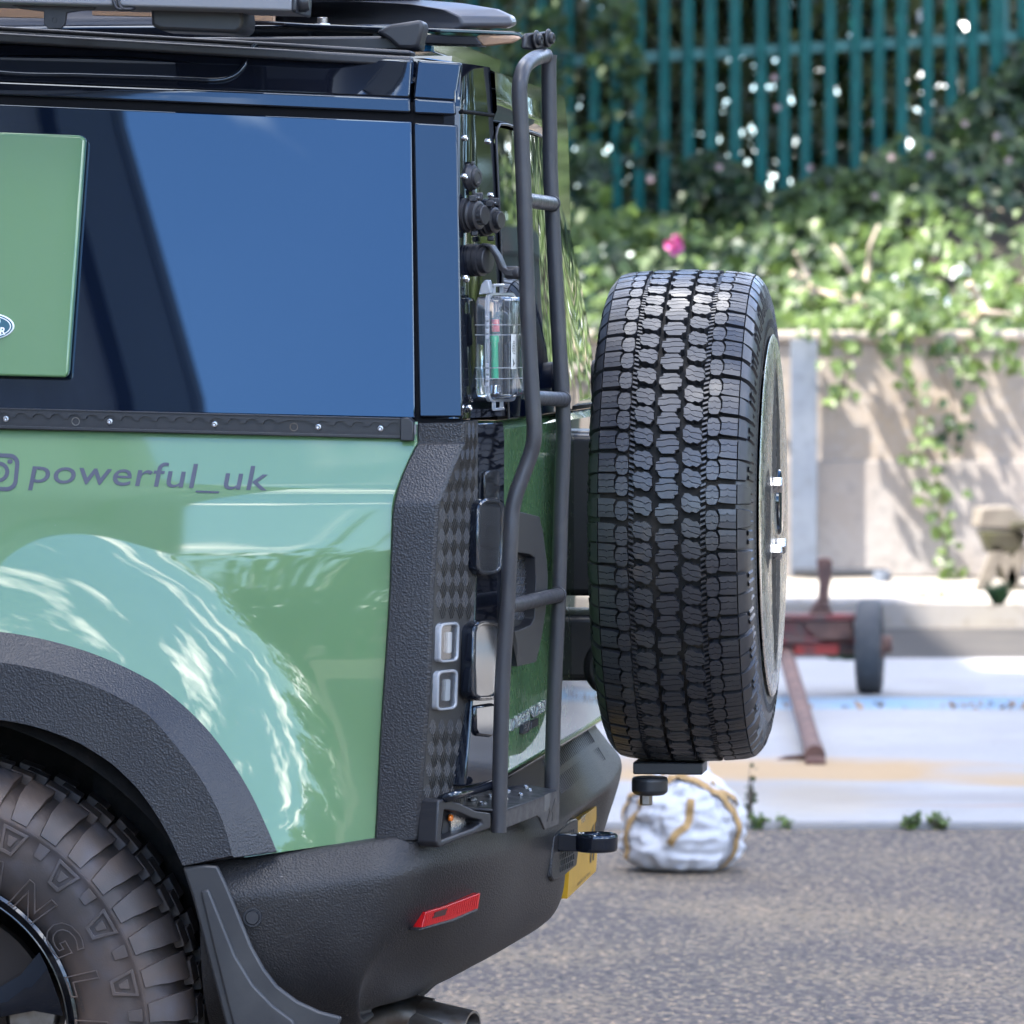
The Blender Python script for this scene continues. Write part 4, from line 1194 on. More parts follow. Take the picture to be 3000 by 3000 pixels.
mq = [(1603, 2408), (1610, 2380), (1608, 2362), (1616, 2378), (1627, 2338), (1625, 2400), (1618, 2405), (1619, 2378), (1614, 2386), (1609, 2406)]
obj('maker_mark', MB().prism([stp(x, y, 0.0006) for x, y in mq], -SN * 0.0006), MATS['print_black'], step, 0)
obj('tape_residue', MB().prism([stp(x, y, 0.0005) for x, y in [(1596, 2330), (1612, 2322), (1610, 2368), (1594, 2377)]], -SN * 0.0005), MATS['grime'], step, 0)
# black hoop bracket under the step, holding the bumper corner
ho = [(1284, 2345), (1300, 2341), (1345, 2352), (1395, 2376), (1440, 2382), (1440, 2425), (1400, 2440), (1340, 2462), (1287, 2484), (1278, 2470)]
hi = [(1302, 2372), (1320, 2374), (1345, 2380), (1380, 2396), (1408, 2402), (1412, 2412), (1385, 2428), (1340, 2444), (1294, 2462), (1294, 2440)]
def HB(px, py, off=0.0): return SA(px, py, -0.105, 0.0, R(28), off)
HBN = Vector((math.cos(R(28)), -math.sin(R(28)), 0))
obj('step_bracket', MB().frame_prism([HB(x, y, 0.012) for x, y in ho], [HB(x, y, 0.012) for x, y in hi], -HBN * 0.035), MATS['satin_black'], lad, 35, bevel=0.003, seg=3)
q = [HB(x, y, -0.012) for x, y in hi]
obj('bracket_plate', MB().prism(q, -HBN * 0.003), MATS['satin_black'], lad, 30)
q = [HB(x, y, -0.008) for x, y in [(1320, 2378), (1362, 2388), (1366, 2425), (1322, 2442)]]
obj('bracket_tongue', MB().prism(q, -HBN * 0.003), MATS['steel'], lad, 30)
obj('rubber_bush', MB().lathe([(0.005, 0), (0.005, 0.003), (0.003, 0.004)], HB(1318, 2396, -0.008), HBN, n=16), MATS['orange_lens'], lad, 30)
mb = MB().tube(smooth_path([HB(1290, 2343, 0.0), HB(1330, 2330, 0.02), S(1400, 2312, 0.10), S(1462, 2290, 0.16)], 5), 0.007, 10)
obj('bracket_arm', mb, MATS['gloss_black'], lad, 40)
# ================================================================ spare wheel on the tailgate
SPC = Vector((0.165, 1.05, 1.1268))
VSC = Matrix.Diagonal((0.915, 1, 1, 1))
spare = empty('spare_wheel', SPC, 0, car)
PRO = [(0.0, 0.4075), (0.06, 0.4060), (0.10, 0.4030), (0.118, 0.4000), (0.127, 0.3935), (0.136, 0.382), (0.1425, 0.366), (0.1465, 0.345), (0.1480, 0.325)]
def rP(v): return interp(abs(v), PRO)
def tyre_pt(v, a, dr=0.0):
    r = rP(v) + dr
    vv = v * (1 + (dr * 0.25 / 0.14 if abs(v) > 0.13 else 0))
    return Vector((vv, -r * math.cos(a), r * math.sin(a)))
carc = [(0.0, 0.3925), (0.06, 0.391), (0.10, 0.388), (0.118, 0.386), (0.130, 0.379), (0.1385, 0.362), (0.1435, 0.342), (0.1470, 0.318), (0.1465, 0.295), (0.138, 0.265), (0.1285, 0.252), (0.122, 0.243), (0.118, 0.236)]
prof = [(r, -v) for v, r in reversed(carc)] + [(r, v) for v, r in carc[1:]]
stt = obj('tyre', MB().lathe(prof, (0, 0, 0), (1, 0, 0), n=160, caps=False).xf(VSC), MATS['tyre_spare'], spare, 60)
grv = obj('tread_floor', MB().lathe([(r + 0.0006, v) for v, r in [(-v_, r_) for v_, r_ in reversed(carc[:4])] + carc[1:4]], (0, 0, 0), (1, 0, 0), n=160, caps=False).xf(VSC), MATS['tyre_groove_shade'], spare, 60)
NP_ = 69
PIT = 2 * PI / NP_
CB = [(-.0095, .05), (.0125, .05), (.0140, .15), (.0120, .19), (.0195, .24), (.0200, .58), (.0150, .66), (.0155, .76), (.0095, .90), (-.0125, .90), (-.0140, .80), (-.0120, .76), (-.0195, .70), (-.0200, .36), (-.0150, .28), (-.0155, .20)]
def cut_block(poly, cuts, gap):
    """cut a closed (v, u) polygon along zigzag lines u = z(v) that cross it; returns the pieces"""
    pieces = [poly]
    for line in cuts:
        zf = lambda v: interp(v, line)
        nxt = []
        for pl in pieces:
            lo, hi = [], []
            vmin, vmax = min(p[0] for p in pl), max(p[0] for p in pl)
            n = len(pl)
            ok = any(p[1] < zf(p[0]) for p in pl) and any(p[1] > zf(p[0]) for p in pl)
            if not ok: nxt.append(pl); continue
            # walk polygon, split in two at the crossings
            rings = ([], [])
            cross = []
            for i in range(n):
                a, b = pl[i], pl[(i + 1) % n]
                sa, sb = a[1] - zf(a[0]), b[1] - zf(b[0])
                rings[0 if sa < 0 else 1].append(a)
                if (sa < 0) != (sb < 0):
                    t = sa / (sa - sb)
                    c = (lerp(a[0], b[0], t), lerp(a[1], b[1], t))
                    c = (c[0], zf(c[0]))
                    rings[0].append(('x', c)); rings[1].append(('x', c)); cross.append(c)
            if len(cross) != 2: nxt.append(pl); continue
            mid = [(v, u) for v, u in line if min(cross[0][0], cross[1][0]) + 1e-5 < v < max(cross[0][0], cross[1][0]) - 1e-5]
            for k, sgn in ((0, -1), (1, 1)):
                out = []; rg = rings[k]; m = len(rg)
                for i in range(m):
                    q = rg[i]
                    if q[0] == 'x':
                        c = q[1]; out.append((c[0], c[1] + sgn * gap / 2))
                        nx = rg[(i + 1) % m]
                        if nx[0] == 'x':
                            seq = mid if nx[1][0] > c[0] else mid[::-1]
                            out += [(v, u + sgn * gap / 2) for v, u in seq]
                    else: out.append(q)
                nxt.append(out)
        pieces = nxt
    return pieces
GAP = 0.042
cb = cut_block(CB, [[(-.03, .34), (-.007, .34), (.001, .40), (.03, .40)], [(-.03, .64), (-.007, .64), (.001, .70), (.03, .70)]], GAP)
IB = [(.0250, .36), (.0240, .24), (.0300, .10), (.0380, .07), (.0430, .16), (.0500, .13), (.0565, .30), (.0590, .40), (.0560, .56), (.0580, .68), (.0520, .86), (.0440, .82), (.0370, .90), (.0300, .86), (.0270, .70), (.0240, .62)]
IB = [(v + .0015, u - (v - .041) * 6.0) for v, u in IB]
ib = cut_block(IB, [[(.015, .46), (.032, .36), (.037, .43), (.043, .33), (.07, .17)], [(.015, .81), (.034, .70), (.039, .58), (.046, .59), (.07, .45)]], GAP * .8)
HB_ = [(.0685, .30), (.0700, .12), (.0750, .06), (.0850, .08), (.0895, .30), (.0900, .62), (.0850, .87), (.0755, .91), (.0700, .84), (.0675, .62)]
hb = cut_block(HB_, [[(.06, .33), (.076, .33), (.079, .40), (.082, .33), (.11, .33)], [(.06, .64), (.076, .64), (.079, .71), (.082, .64), (.11, .64)]], GAP * .7)
LB = [(.0885, .10), (.0950, .05), (.1200, .01), (.1200, .84), (.0950, .86), (.0885, .84), (.0925, .64), (.0925, .30)]
lb = cut_block(LB, [[(.08, .30), (.102, .30), (.105, .37), (.108, .30), (.13, .30)], [(.08, .60), (.102, .60), (.105, .67), (.108, .60), (.13, .60)]], GAP * .7)
mb = MB()
def add_piece(poly, mirror, off, i, depth, jit=0.0):
    pts = []
    for v, u in poly:
        if mirror: v, u = -v, 1 - u
        a = (i + off + u + jit) * PIT
        pts.append((v, a))
    top = [tyre_pt(v, a) for v, a in pts]
    cv = sum(p[0] for p in pts) / len(pts); ca = sum(p[1] for p in pts) / len(pts)
    bot = [tyre_pt(cv + (v - cv) * 1.0, ca + (a - ca) * 1.0, -depth) for v, a in pts]
    n = len(top)
    mb.add(top + bot, [tuple(range(n))] + [(k, (k + 1) % n, n + (k + 1) % n, n + k) for k in range(n)])
for i in range(NP_):
    jit = 0.05 * math.sin(i * 2.1) + 0.03 * math.sin(i * 0.9)
    for p in cb: add_piece(p, False, 0.0, i, 0.015, jit)
    for p in ib:
        add_piece(p, False, 0.42, i, 0.015, jit); add_piece(p, True, 0.30, i, 0.015, jit)
    for p in hb:
        add_piece(p, False, 0.80, i, 0.015, jit); add_piece(p, True, 0.06, i, 0.015, jit)
    for p in lb:
        add_piece(p, False, 0.90, i, 0.010, jit); add_piece(p, True, 0.16, i, 0.010, jit)
    # shoulder lugs wrapping on to the sidewall
    for sg, off in ((1, 0.90), (-1, 0.16)):
        long_ = i % 2 == 0
        for (ua, ub, v_end) in ((0.02, 0.86, 0.1425 if long_ else 0.1375), (0.10, 0.36, 0.1462), (0.52, 0.80, 0.1452 if long_ else 0.146)):
            vs = [v for v in (0.1220, 0.130, 0.136, 0.140, 0.1425, 0.1452, 0.1462) if v <= v_end + 1e-6]
            if ua > 0.03: vs = [v for v in vs if v >= 0.1375]
            if len(vs) < 2: continue
            dr = 0.0 if ua < 0.03 else -0.001
            def rr(u): return u if sg > 0 else 1 - u
            L = [tyre_pt(sg * v, (i + off + rr(ua + 0.06 * (v - .1245) / .02) + jit) * PIT, dr) for v in vs]
            Q = [tyre_pt(sg * v, (i + off + rr(ub - 0.08 * (v - .1245) / .02) + jit) * PIT, dr) for v in vs]
            Lb = [tyre_pt(sg * v, (i + off + rr(ua - .03) + jit) * PIT, dr - 0.010) for v in vs]
            Qb = [tyre_pt(sg * v, (i + off + rr(ub + .03) + jit) * PIT, dr - 0.010) for v in vs]
            for p in Lb + Qb: p.x *= 0.985
            mb.grid([Lb, L, Q, Qb])
            mb.add([L[-1], Q[-1], Qb[-1], Lb[-1]], [(0, 1, 2, 3)])
            mb.add([L[0], Q[0], Qb[0], Lb[0]], [(3, 2, 1, 0)])
    # stone ejectors in the zigzag groove
    for sg, off in ((1, 0.8), (-1, 0.06)):
        for k in range(4):
            u0 = (i + off + 0.12 + 0.24 * k) * PIT
            A = [tyre_pt(sg * .0580, u0, -.0055), tyre_pt(sg * .0670, u0 + .09 * PIT, -.0055), tyre_pt(sg * .0670, u0 + .19 * PIT, -.0055), tyre_pt(sg * .0580, u0 + .10 * PIT, -.0055)]
            B = [tyre_pt(sg * .0580, u0 - .02 * PIT, -.0105), tyre_pt(sg * .0670, u0 + .07 * PIT, -.0105), tyre_pt(sg * .0670, u0 + .21 * PIT, -.0105), tyre_pt(sg * .0580, u0 + .12 * PIT, -.0105)]
            mb.add(A + B, [(0, 1, 2, 3), (0, 4, 5, 1), (1, 5, 6, 2), (2, 6, 7, 3), (3, 7, 4, 0)])
obj('tread', mb.xf(VSC), MATS['tyre_spare'], spare, 28)
# fine ribs round the outer sidewall
mb = MB()
for k in range(240):
    a = k * 2 * PI / 240
    for dx, r0, r1 in ((0.1468, 0.312, 0.326),):
        ca, sa_ = math.cos(a), math.sin(a); cb2, sb2 = math.cos(a + .008), math.sin(a + .008)
        mb.add([Vector((dx, -r0 * ca, r0 * sa_)), Vector((dx + .0001, -r1 * ca, r1 * sa_)), Vector((dx + .0001, -r1 * cb2, r1 * sb2)), Vector((dx, -r0 * cb2, r0 * sb2)),
                Vector((dx + .0006, -r0 * ca, r0 * sa_)), Vector((dx + .0007, -r1 * ca, r1 * sa_)), Vector((dx + .0007, -r1 * cb2, r1 * sb2)), Vector((dx + .0006, -r0 * cb2, r0 * sb2))],
               [(4, 5, 6, 7), (0, 1, 5, 4), (1, 2, 6, 5), (2, 3, 7, 6), (3, 0, 4, 7)])
obj('sidewall_rib', mb.xf(VSC), MATS['tyre_spare'], spare, 0)['kind'] = 'stuff'
obj('rim', MB().lathe([(0.236, 0.118), (0.240, 0.122), (0.232, 0.116), (0.205, 0.06), (0.05, 0.05), (0.001, 0.05)], (0, 0, 0), (1, 0, 0), n=64, caps=False)
    .lathe([(0.236, -0.118), (0.20, -0.10), (0.195, 0.05)], (0, 0, 0), (1, 0, 0), n=64, caps=False), MATS['rim_black'], spare, 40)
# metal cover disc with slots in a chevron pattern
cov = obj('cover_disc', MB().lathe([(0.001, 0.1430), (0.20, 0.1430), (0.285, 0.1415), (0.2985, 0.1395), (0.300, 0.1385), (0.298, 0.137)], (0, 0, 0), (1, 0, 0), n=96, caps=False), MATS['plate_metal'], spare, 30)
mb = MB()
for sgz in (1, -1):
    for k in range(13):
        zc = 0.255 - k * 0.0165
        for sgy in (1, -1):
            y0 = 0.006; L = 0.135 - 0.004 * abs(k - 5)
            y1 = y0 + L * 0.62; z1 = zc - L * 0.95
            rmax = math.hypot(y1, z1)
            for _ in range(20):
                if math.hypot(y1, z1) < 0.262 and z1 > 0.055: break
                y1 = lerp(y0, y1, 0.93); z1 = lerp(zc, z1, 0.93)
            if z1 < zc - 0.012:
                w = 0.0052
                mb.prism([Vector((0.1433, sgy * y0, sgz * (zc + w))), Vector((0.1433, sgy * y1, sgz * (z1 + w))), Vector((0.1433, sgy * y1, sgz * (z1 - w))), Vector((0.1433, sgy * y0, sgz * (zc - w)))], (0.0004, 0, 0))
for k in range(10):
    y = -0.235 + k * 0.012
    hz = 0.085 - 0.006 * abs(k - 5)
    mb.prism([Vector((0.1433, y, -hz)), Vector((0.1433, y + .005, -hz)), Vector((0.1433, y + .005, hz)), Vector((0.1433, y, hz))], (0.0004, 0, 0))
obj('cover_slot', mb, MATS['print_black'], spare, 0)['kind'] = 'stuff'
for (y, z) in ((-0.055, 0.052), (-0.055, -0.058), (0.03, -0.052)):
    obj('wheel_nut', MB().lathe([(0.0145, -0.002), (0.0145, 0.012), (0.012, 0.0145)], (0.143, y, z), (1, 0, 0), n=6), MATS['steel'], spare, 20)
obj('hub_cap', MB().lathe([(0.055, 0.142), (0.053, 0.147), (0.045, 0.149), (0.001, 0.149)], (0, 0.06, 0.02), (1, 0, 0), n=32, caps=False), MATS['gloss_black'], spare, 40)
# carrier between tailgate and wheel
mb = MB().box((0.005, 1.22, 1.125), (0.13, 0.30, 0.27)).box((-0.02, 1.20, 1.25), (0.09, 0.18, 0.03)).box((0.045, 1.10, 1.13), (0.09, 0.18, 0.20))
crr = obj('wheel_carrier', mb, MATS['smooth_plastic'], car, 30, bevel=0.012, seg=3)
mb = MB().box((0.0, 1.16, 0.905), (0.11, 0.24, 0.11)).lathe([(0.05, -0.05), (0.05, 0.06)], (0.04, 1.06, 0.875), (0, 1, 0), n=24)
obj('carrier_foot_bracket', mb, MATS['smooth_plastic'], crr, 30, bevel=0.012, seg=3)
mb = MB().lathe([(0.022, 0.0), (0.022, 0.06), (0.017, 0.064), (0.016, 0.09), (0.024, 0.094), (0.026, 0.14)], (0.0, 1.18, 1.362), (1, 0, 0), n=24)
mb.lathe([(0.030, 0.0), (0.034, 0.012), (0.030, 0.024)], (-0.012, 1.18, 1.352), (1, 0.0, 0), n=24)
obj('brake_light_arm', mb, MATS['satin_black'], crr, 40)
obj('rear_panel_strip', MB().prism([Vector((-0.045, 1.22, 1.302)), Vector((-0.045, 1.80, 1.302)), Vector((-0.045, 1.80, 1.312)), Vector((-0.045, 1.22, 1.312))], (-0.02, 0, 0)), MATS['green_paint'], car, 30)

# ================================================================ things fixed on the roof and pillar (car frame placed in the world)
def croot(name, base):
    w = to_world(base)
    return empty(name, w, -TH), Matrix.Translation(-Vector(base))
def cobj(name, mb, m, root, T, *a, **k):
    mb.xf(T); return obj(name, mb, m, root, *a, **k)

# awning case along the roof edge
aw, T = croot('roof_awning', (-0.9, 0.02, 1.895))
tag(aw, 'silver grey aluminium awning case strapped along the car roof edge at top left', 'awning')
def apt(px, py, y): return S(px, py, y)
sec = [(-0.040, 0.003), (-0.040, 0.020), (-0.034, 0.026), (-0.036, 0.050), (-0.050, 0.060), (-0.052, 0.14), (0.09, 0.14), (0.10, 0.02), (0.09, 0.0), (-0.034, 0.0)]
rows = []
for px, py in ((-900, -15), (856, 35)):
    p = S(px, py, -0.040)
    rows.append([Vector((p.x, y, p.z + z)) for y, z in sec])
mb = MB().grid(rows, close=True); mb.f += [tuple(range(10)), tuple(range(19, 9, -1))]
cobj('awning_extrusion', mb, MATS['alu_grey'], aw, T, 30, bevel=0.002)
p = S(856, 35, -0.040)
mb = MB().prism([Vector((p.x, y * 1.02 - 0.001, p.z + z - 0.001)) for y, z in sec], (0.006, 0, 0))
cobj('end_cap', mb, MATS['smooth_plastic'], aw, T, 30, bevel=0.002)
p = S(872, 5, -0.01)
cobj('end_knob', MB().lathe([(0.014, 0), (0.016, 0.004), (0.016, 0.012), (0.012, 0.018)], p, (1, 0, 0), n=24), MATS['smooth_plastic'], aw, T, 40)
for dx in (0, 14):
    pts = [S(332 + dx, -10, -0.043), S(334 + dx, 8, -0.044), S(343 + dx, 24, -0.046), S(356 + dx, 27, -0.046), S(372 + dx, 26, -0.04), S(390 + dx * .2, 24, -0.03)]
    cobj('bungee_cord', MB().tube(smooth_path(pts, 5), 0.0026, 8), MATS['satin_black'], aw, T, 60)
lob = [(128, 34), (128, 70), (141, 84), (180, 83), (191, 70), (196, 38), (230, 32), (275, 28), (288, 16), (288, 4), (30, 2), (32, 14), (60, 26), (100, 31)]
cobj('awning_bracket', MB().prism([S(x, y, -0.012) for x, y in lob], (0, 0.006, 0)), MATS['satin_black'], aw, T, 30, bevel=0.001)
cobj('bracket_hole', MB().lathe([(0.0045, 0), (0.0045, 0.0006), (0.0038, 0.0006), (0.0036, 0.0001), (0.0001, 0.0001)], S(160, 59, -0.0122), (0, -1, 0), n=20, caps=False), MATS['print_black'], aw, T, 30)
# black mounting foot below the awning
mb = MB().prism([S(x, y, 0.03) for x, y in [(440, 15), (708, 20), (712, 60), (708, 86), (690, 97), (470, 88), (444, 76)]], (0, 0.11, 0))
cobj('mounting_foot', mb, MATS['smooth_plastic'], aw, T, 30, bevel=0.010, seg=4)

# roof tent
tn, T = croot('roof_tent', (-0.6, 0.9, 1.895))
tag(tn, 'dark grey hard shell roof tent lid on top of the car above the ladder', 'roof tent')
rows = []
for (o, zb, zt) in ((0.0, 1.905, None),):
    pass
def edge(k):      # plan of the rear half of the lid, near side to far side
    return k
plan = [(-1.6, 0.75), (-0.46, 0.75), (-0.27, 0.50), (-0.13, 0.42), (-0.058, 0.47), (-0.065, 0.58), (-0.12, 0.9), (-0.2, 1.35), (-0.27, 1.55), (-0.4, 1.62), (-1.6, 1.62)]
for t, ins in ((0, 0.012), (0.006, 0.0), (0.018, 0.004), (0.030, 0.030), (0.040, 0.085), (0.046, 0.17)):
    rows.append([Vector((x - (ins if x > -1.5 else 0), y + ins * (1 if y < 0.9 else -1) * (0.7 if x < -0.3 else 0.2), 1.900 + 0.06 * max(0, y - 0.4) + t)) for x, y in plan])
mb = MB().grid(rows); L = len(plan)
mb.f += [tuple(range(L)), tuple(5 * L + k for k in reversed(range(L)))]
cobj('tent_lid', mb, MATS['tent_grey'], tn, T, 35, bevel=0.004)
cobj('tent_shell', MB().prism([Vector((x - 0.16, y + (.06 if y < 1 else -.06), 1.950)) for x, y in plan], (0, 0, 0.16)), MATS['tent_grey'], tn, T, 30, bevel=0.02, seg=3)
cobj('tent_base', MB().box((-0.86, 0.95, 1.893), (1.30, 1.10, 0.030)), MATS['gloss_black'], tn, T, 30, bevel=0.003)
q = [S(x, y, 0.46) for x, y in [(1396, 104), (1512, 108), (1520, 116), (1502, 127), (1418, 137), (1396, 120)]]
cobj('base_board', MB().prism(q, (0, 0.05, 0.006)), MATS['tan_board'], tn, T, 30, bevel=0.003)
q = [S(x, y, 0.45) for x, y in [(1232, 100), (1394, 106), (1412, 133), (1230, 128)]]
cobj('base_rail', MB().prism(q, (0, 0.06, 0)), MATS['satin_black'], tn, T, 30, bevel=0.002)
q = [S(x, y, 0.50) for x, y in [(1225, 132), (1264, 134), (1263, 150), (1218, 148)]]
cobj('blue_strap', MB().prism(q, (0, 0.03, 0)), MATS['blue_film'], tn, T, 30)
for (x0, y0, x1, y1) in ((-60, 14, 128, 52), (270, 16, 442, 48), (690, 28, 800, 62)):
    q = [S(x, y, 0.28) for x, y in [(x0, y0), (x1, y0 + 4), (x1, y1), (x0, y1 - 4)]]
    cobj('ply_edge', MB().prism(q, (0, 0.02, 0)), MATS['tan_board'], tn, T, 30)
# glossy end of the roof rack foot
mb = MB().prism([S(x, y, 0.24) for x, y in [(1100, 92), (1150, 70), (1236, 57), (1241, 80), (1226, 138), (1208, 143), (1166, 142), (1140, 118)]], (0, 0.06, 0))
obj('rack_end_cap', mb, MATS['satin_black'], car, 30, bevel=0.006, seg=3)
mb = MB().box((-0.8, 0.30, 1.872), (1.25, 0.05, 0.022))
obj('roof_rack_rail', mb, MATS['satin_black'], car, 30, bevel=0.004)

# clear plastic equipment case on the rear pillar
zc0, zc1 = H - (1172 - 932) / 2000, H - (866 - 932) / 2000
CN = Vector((math.cos(R(17)), -math.sin(R(17)), 0)); CT = Vector((math.sin(R(17)), math.cos(R(17)), 0))
cb0 = SA(1389, 1020, -0.066, 0.145, R(17))
base = Vector((cb0.x, cb0.y, zc0))
case, T = croot('equipment_case', base)
tag(case, 'clear plastic latched equipment case holding green and red tubes beside the ladder', 'case')
Wd, Dp, Hh = 0.094, 0.043, zc1 - zc0
def CP(a, b, z): return base + CT * a + CN * b + Vector((0, 0, z))     # a across, b outwards, z up
def cbox(a0, a1, b0, b1, z0, z1, r=0.012, n=4):
    o_ = []
    for (ca, cz, an) in ((a1 - r, z1 - r, 0), (a0 + r, z1 - r, 90), (a0 + r, z0 + r, 180), (a1 - r, z0 + r, 270)):
        for k in range(n + 1):
            t = R(an + 90 * k / n); o_.append((ca + r * math.cos(t), cz + r * math.sin(t)))
    ca, cz = (a0 + a1) / 2, (z0 + z1) / 2
    def ring(b, ins): return [CP(ca + (a - ca) * (1 - ins / (a1 - a0) * 2), b, cz + (z - cz) * (1 - ins / (z1 - z0) * 2)) for a, z in o_]
    return ring
rg = cbox(0, Wd, 0, Dp, 0, Hh)
mb = MB().grid([rg(0.0, 0.005), rg(0.003, 0.001), rg(0.020, 0)], close=True); n = len(rg(0, 0))
mb.f.append(tuple(range(n)))
cobj('case_base', mb, MATS['clear_shell'], case, T, 50)
mb = MB().grid([rg(0.024, 0), rg(0.038, 0.002), rg(0.042, 0.005), rg(0.043, 0.009)], close=True)
mb.f.append(tuple(range(3 * n, 4 * n)))
cobj('case_lid', mb, MATS['clear_shell'], case, T, 50)
fl = cbox(-0.003, Wd + 0.003, 0, 0, -0.004, Hh + 0.004, 0.014)
mb = MB().grid([fl(0.0195, 0), fl(0.0195, -0.001), fl(0.0215, -0.001), fl(0.0215, 0.003), fl(0.0195, 0.003)], close=True)
mb.grid([fl(0.0225, 0), fl(0.0225, -0.001), fl(0.0255, -0.001), fl(0.0255, 0.003), fl(0.0225, 0.003)], close=True)
cobj('case_flange', mb, MATS['clear_rib'], case, T, 40)
mb = MB()
for z in (0.030, 0.046, 0.095, 0.110):
    mb.grid([[CP(-0.001, b, z + dz) for b in (0.002, 0.040)] + [CP(0.006, 0.0445, z + dz), CP(Wd, 0.0445, z + dz)] for dz in (-0.0007, 0.0007)])
for a in (0.008, 0.030, 0.060):
    mb.grid([[CP(a + da, 0.0440, z) for z in (0.006, Hh - 0.006)] for da in (-0.0008, 0.0008)])
cobj('case_rib', mb, MATS['clear_rib'], case, T, 0)
for z in (0.035, 0.105):
    mb = MB()
    for k in range(4): mb.box(CP(-0.004, 0.0235, z - 0.014 + k * 0.0095), (0.006, 0.005, 0.007))
    cobj('hinge', mb, MATS['clear_rib'], case, T, 30, bevel=0.001)
for (z0, sg) in ((Hh + 0.004, 1), (-0.004, -1)):
    mb = MB()
    for a in (0.018, 0.046): mb.box(CP(a, 0.024, z0 + sg * 0.006), (0.006, 0.004, 0.012))
    mb.tube([CP(0.014, 0.025, z0 + sg * 0.012), CP(0.052, 0.025, z0 + sg * 0.012)], 0.0025, 8)
    cobj('latch', mb, MATS['clear_rib'], case, T, 30, bevel=0.0008)
mb = MB().prism([CP(-0.002, b, Hh + z) for b, z in ((0.008, 0.002), (0.012, 0.018), (0.018, 0.024), (0.024, 0.024), (0.026, 0.016), (0.027, 0.004))], CT * 0.012)
cobj('hanging_eye', mb, MATS['clear_rib'], case, T, 30, bevel=0.002)
cobj('green_tube', MB().tube([CP(0.018, 0.026, 0.030), CP(0.016, 0.026, 0.086)], 0.0055, 12).tube([CP(0.016, 0.026, 0.084), CP(0.016, 0.026, 0.094)], 0.0068, 12), MATS['medic_green'], case, T, 40)
cobj('red_tube', MB().tube([CP(0.016, 0.028, 0.100), CP(0.015, 0.028, 0.118)], 0.006, 12), MATS['medic_red'], case, T, 40)
cobj('dark_tube', MB().tube([CP(0.034, 0.022, 0.02), CP(0.034, 0.022, 0.12)], 0.008, 12).tube([CP(0.016, 0.016, 0.02), CP(0.016, 0.014, 0.13)], 0.007, 12), MATS['medic_dark'], case, T, 40)
cobj('green_pouch', MB().box(CP(0.058, 0.018, 0.105), (0.02, 0.03, 0.05)), MATS['medic_dark'], case, T, 30, bevel=0.006)
lb_ = cobj('label', MB().prism([CP(a, 0.0452, z) for a, z in ((0.034, 0.044), (0.052, 0.044), (0.052, 0.096), (0.034, 0.096))], CN * 0.0004), MATS['label_white'], case, T, 0)
mb = text_mb('1020', lambda u, v: CP(0.0455 - v * 0.0075, 0.0459, 0.066 + 0.020 * u), shear=0.2, offset=0.01)
t2 = text_mb('PELI', lambda u, v: CP(0.0395 - v * 0.004, 0.0459, 0.070 + 0.012 * u)); mb.add(t2.v, t2.f)
t2 = text_mb('MICRO CASE SERIES', lambda u, v: CP(0.0500 - v * 0.003, 0.0459, 0.047 + 0.045 * u)); mb.add(t2.v, t2.f)
mb.prism([CP(0.0385, 0.0459, 0.047), CP(0.0455, 0.0459, 0.052), CP(0.0385, 0.0459, 0.060), CP(0.0405, 0.0459, 0.053)], CN * 0.0002)
cobj('label_print', mb, MATS['print_black'], lb_, Matrix.Translation(-base), 0)
# ================================================================ the yard
def ground_mat(name, base, layers, rough=0.9, bump=None, stains=None):
    m = mat(name, base, rough, var=layers, bump=bump)
    if stains:
        nt = m.node_tree; n, l = nt.nodes, nt.links
        b = n['Principled BSDF']
        src = b.inputs['Base Color'].links[0].from_socket
        geo = n.new('ShaderNodeNewGeometry')
        for (cx, cy, rx, ry, col, amt, warp) in stains:
            nz = n.new('ShaderNodeTexNoise'); nz.inputs['Scale'].default_value = 1.6; nz.inputs['Detail'].default_value = 6
            l.new(geo.outputs['Position'], nz.inputs['Vector'])
            off = n.new('ShaderNodeVectorMath'); off.operation = 'SCALE'; off.inputs[3].default_value = warp
            l.new(nz.outputs['Color'], off.inputs[0])
            ad = n.new('ShaderNodeVectorMath'); ad.operation = 'ADD'
            l.new(geo.outputs['Position'], ad.inputs[0]); l.new(off.outputs[0], ad.inputs[1])
            mp = n.new('ShaderNodeMapping'); mp.vector_type = 'TEXTURE'
            mp.inputs['Location'].default_value = (cx + warp / 2, cy + warp / 2, warp / 2); mp.inputs['Scale'].default_value = (rx, ry, 10)
            l.new(ad.outputs[0], mp.inputs[0])
            ln = n.new('ShaderNodeVectorMath'); ln.operation = 'LENGTH'
            l.new(mp.outputs[0], ln.inputs[0])
            mr = n.new('ShaderNodeMapRange'); mr.inputs[1].default_value = 1.0; mr.inputs[2].default_value = 0.45; mr.inputs[3].default_value = 0; mr.inputs[4].default_value = amt
            l.new(ln.outputs['Value'], mr.inputs[0])
            mx = n.new('ShaderNodeMix'); mx.data_type = 'RGBA'
            l.new(mr.outputs[0], mx.inputs[0]); l.new(src, mx.inputs[6]); mx.inputs[7].default_value = (*col, 1)
            src = mx.outputs[2]
        l.new(src, b.inputs['Base Color'])
    return m
ground_mat('asphalt', (0.098, 0.077, 0.066), [(0.35, (0.070, 0.058, 0.052), 0.50, 0.62), (1.1, (0.20, 0.150, 0.096), 0.46, 0.62), (26, (0.185, 0.145, 0.105), 0.50, 0.62), (60, (0.025, 0.025, 0.028), 0.50, 0.60), (55, (0.42, 0.30, 0.18), 0.58, 0.66), (31, (0.02, 0.02, 0.023), 0.60, 0.68)], bump=[('noise', 70, 0.8, 0.012)])
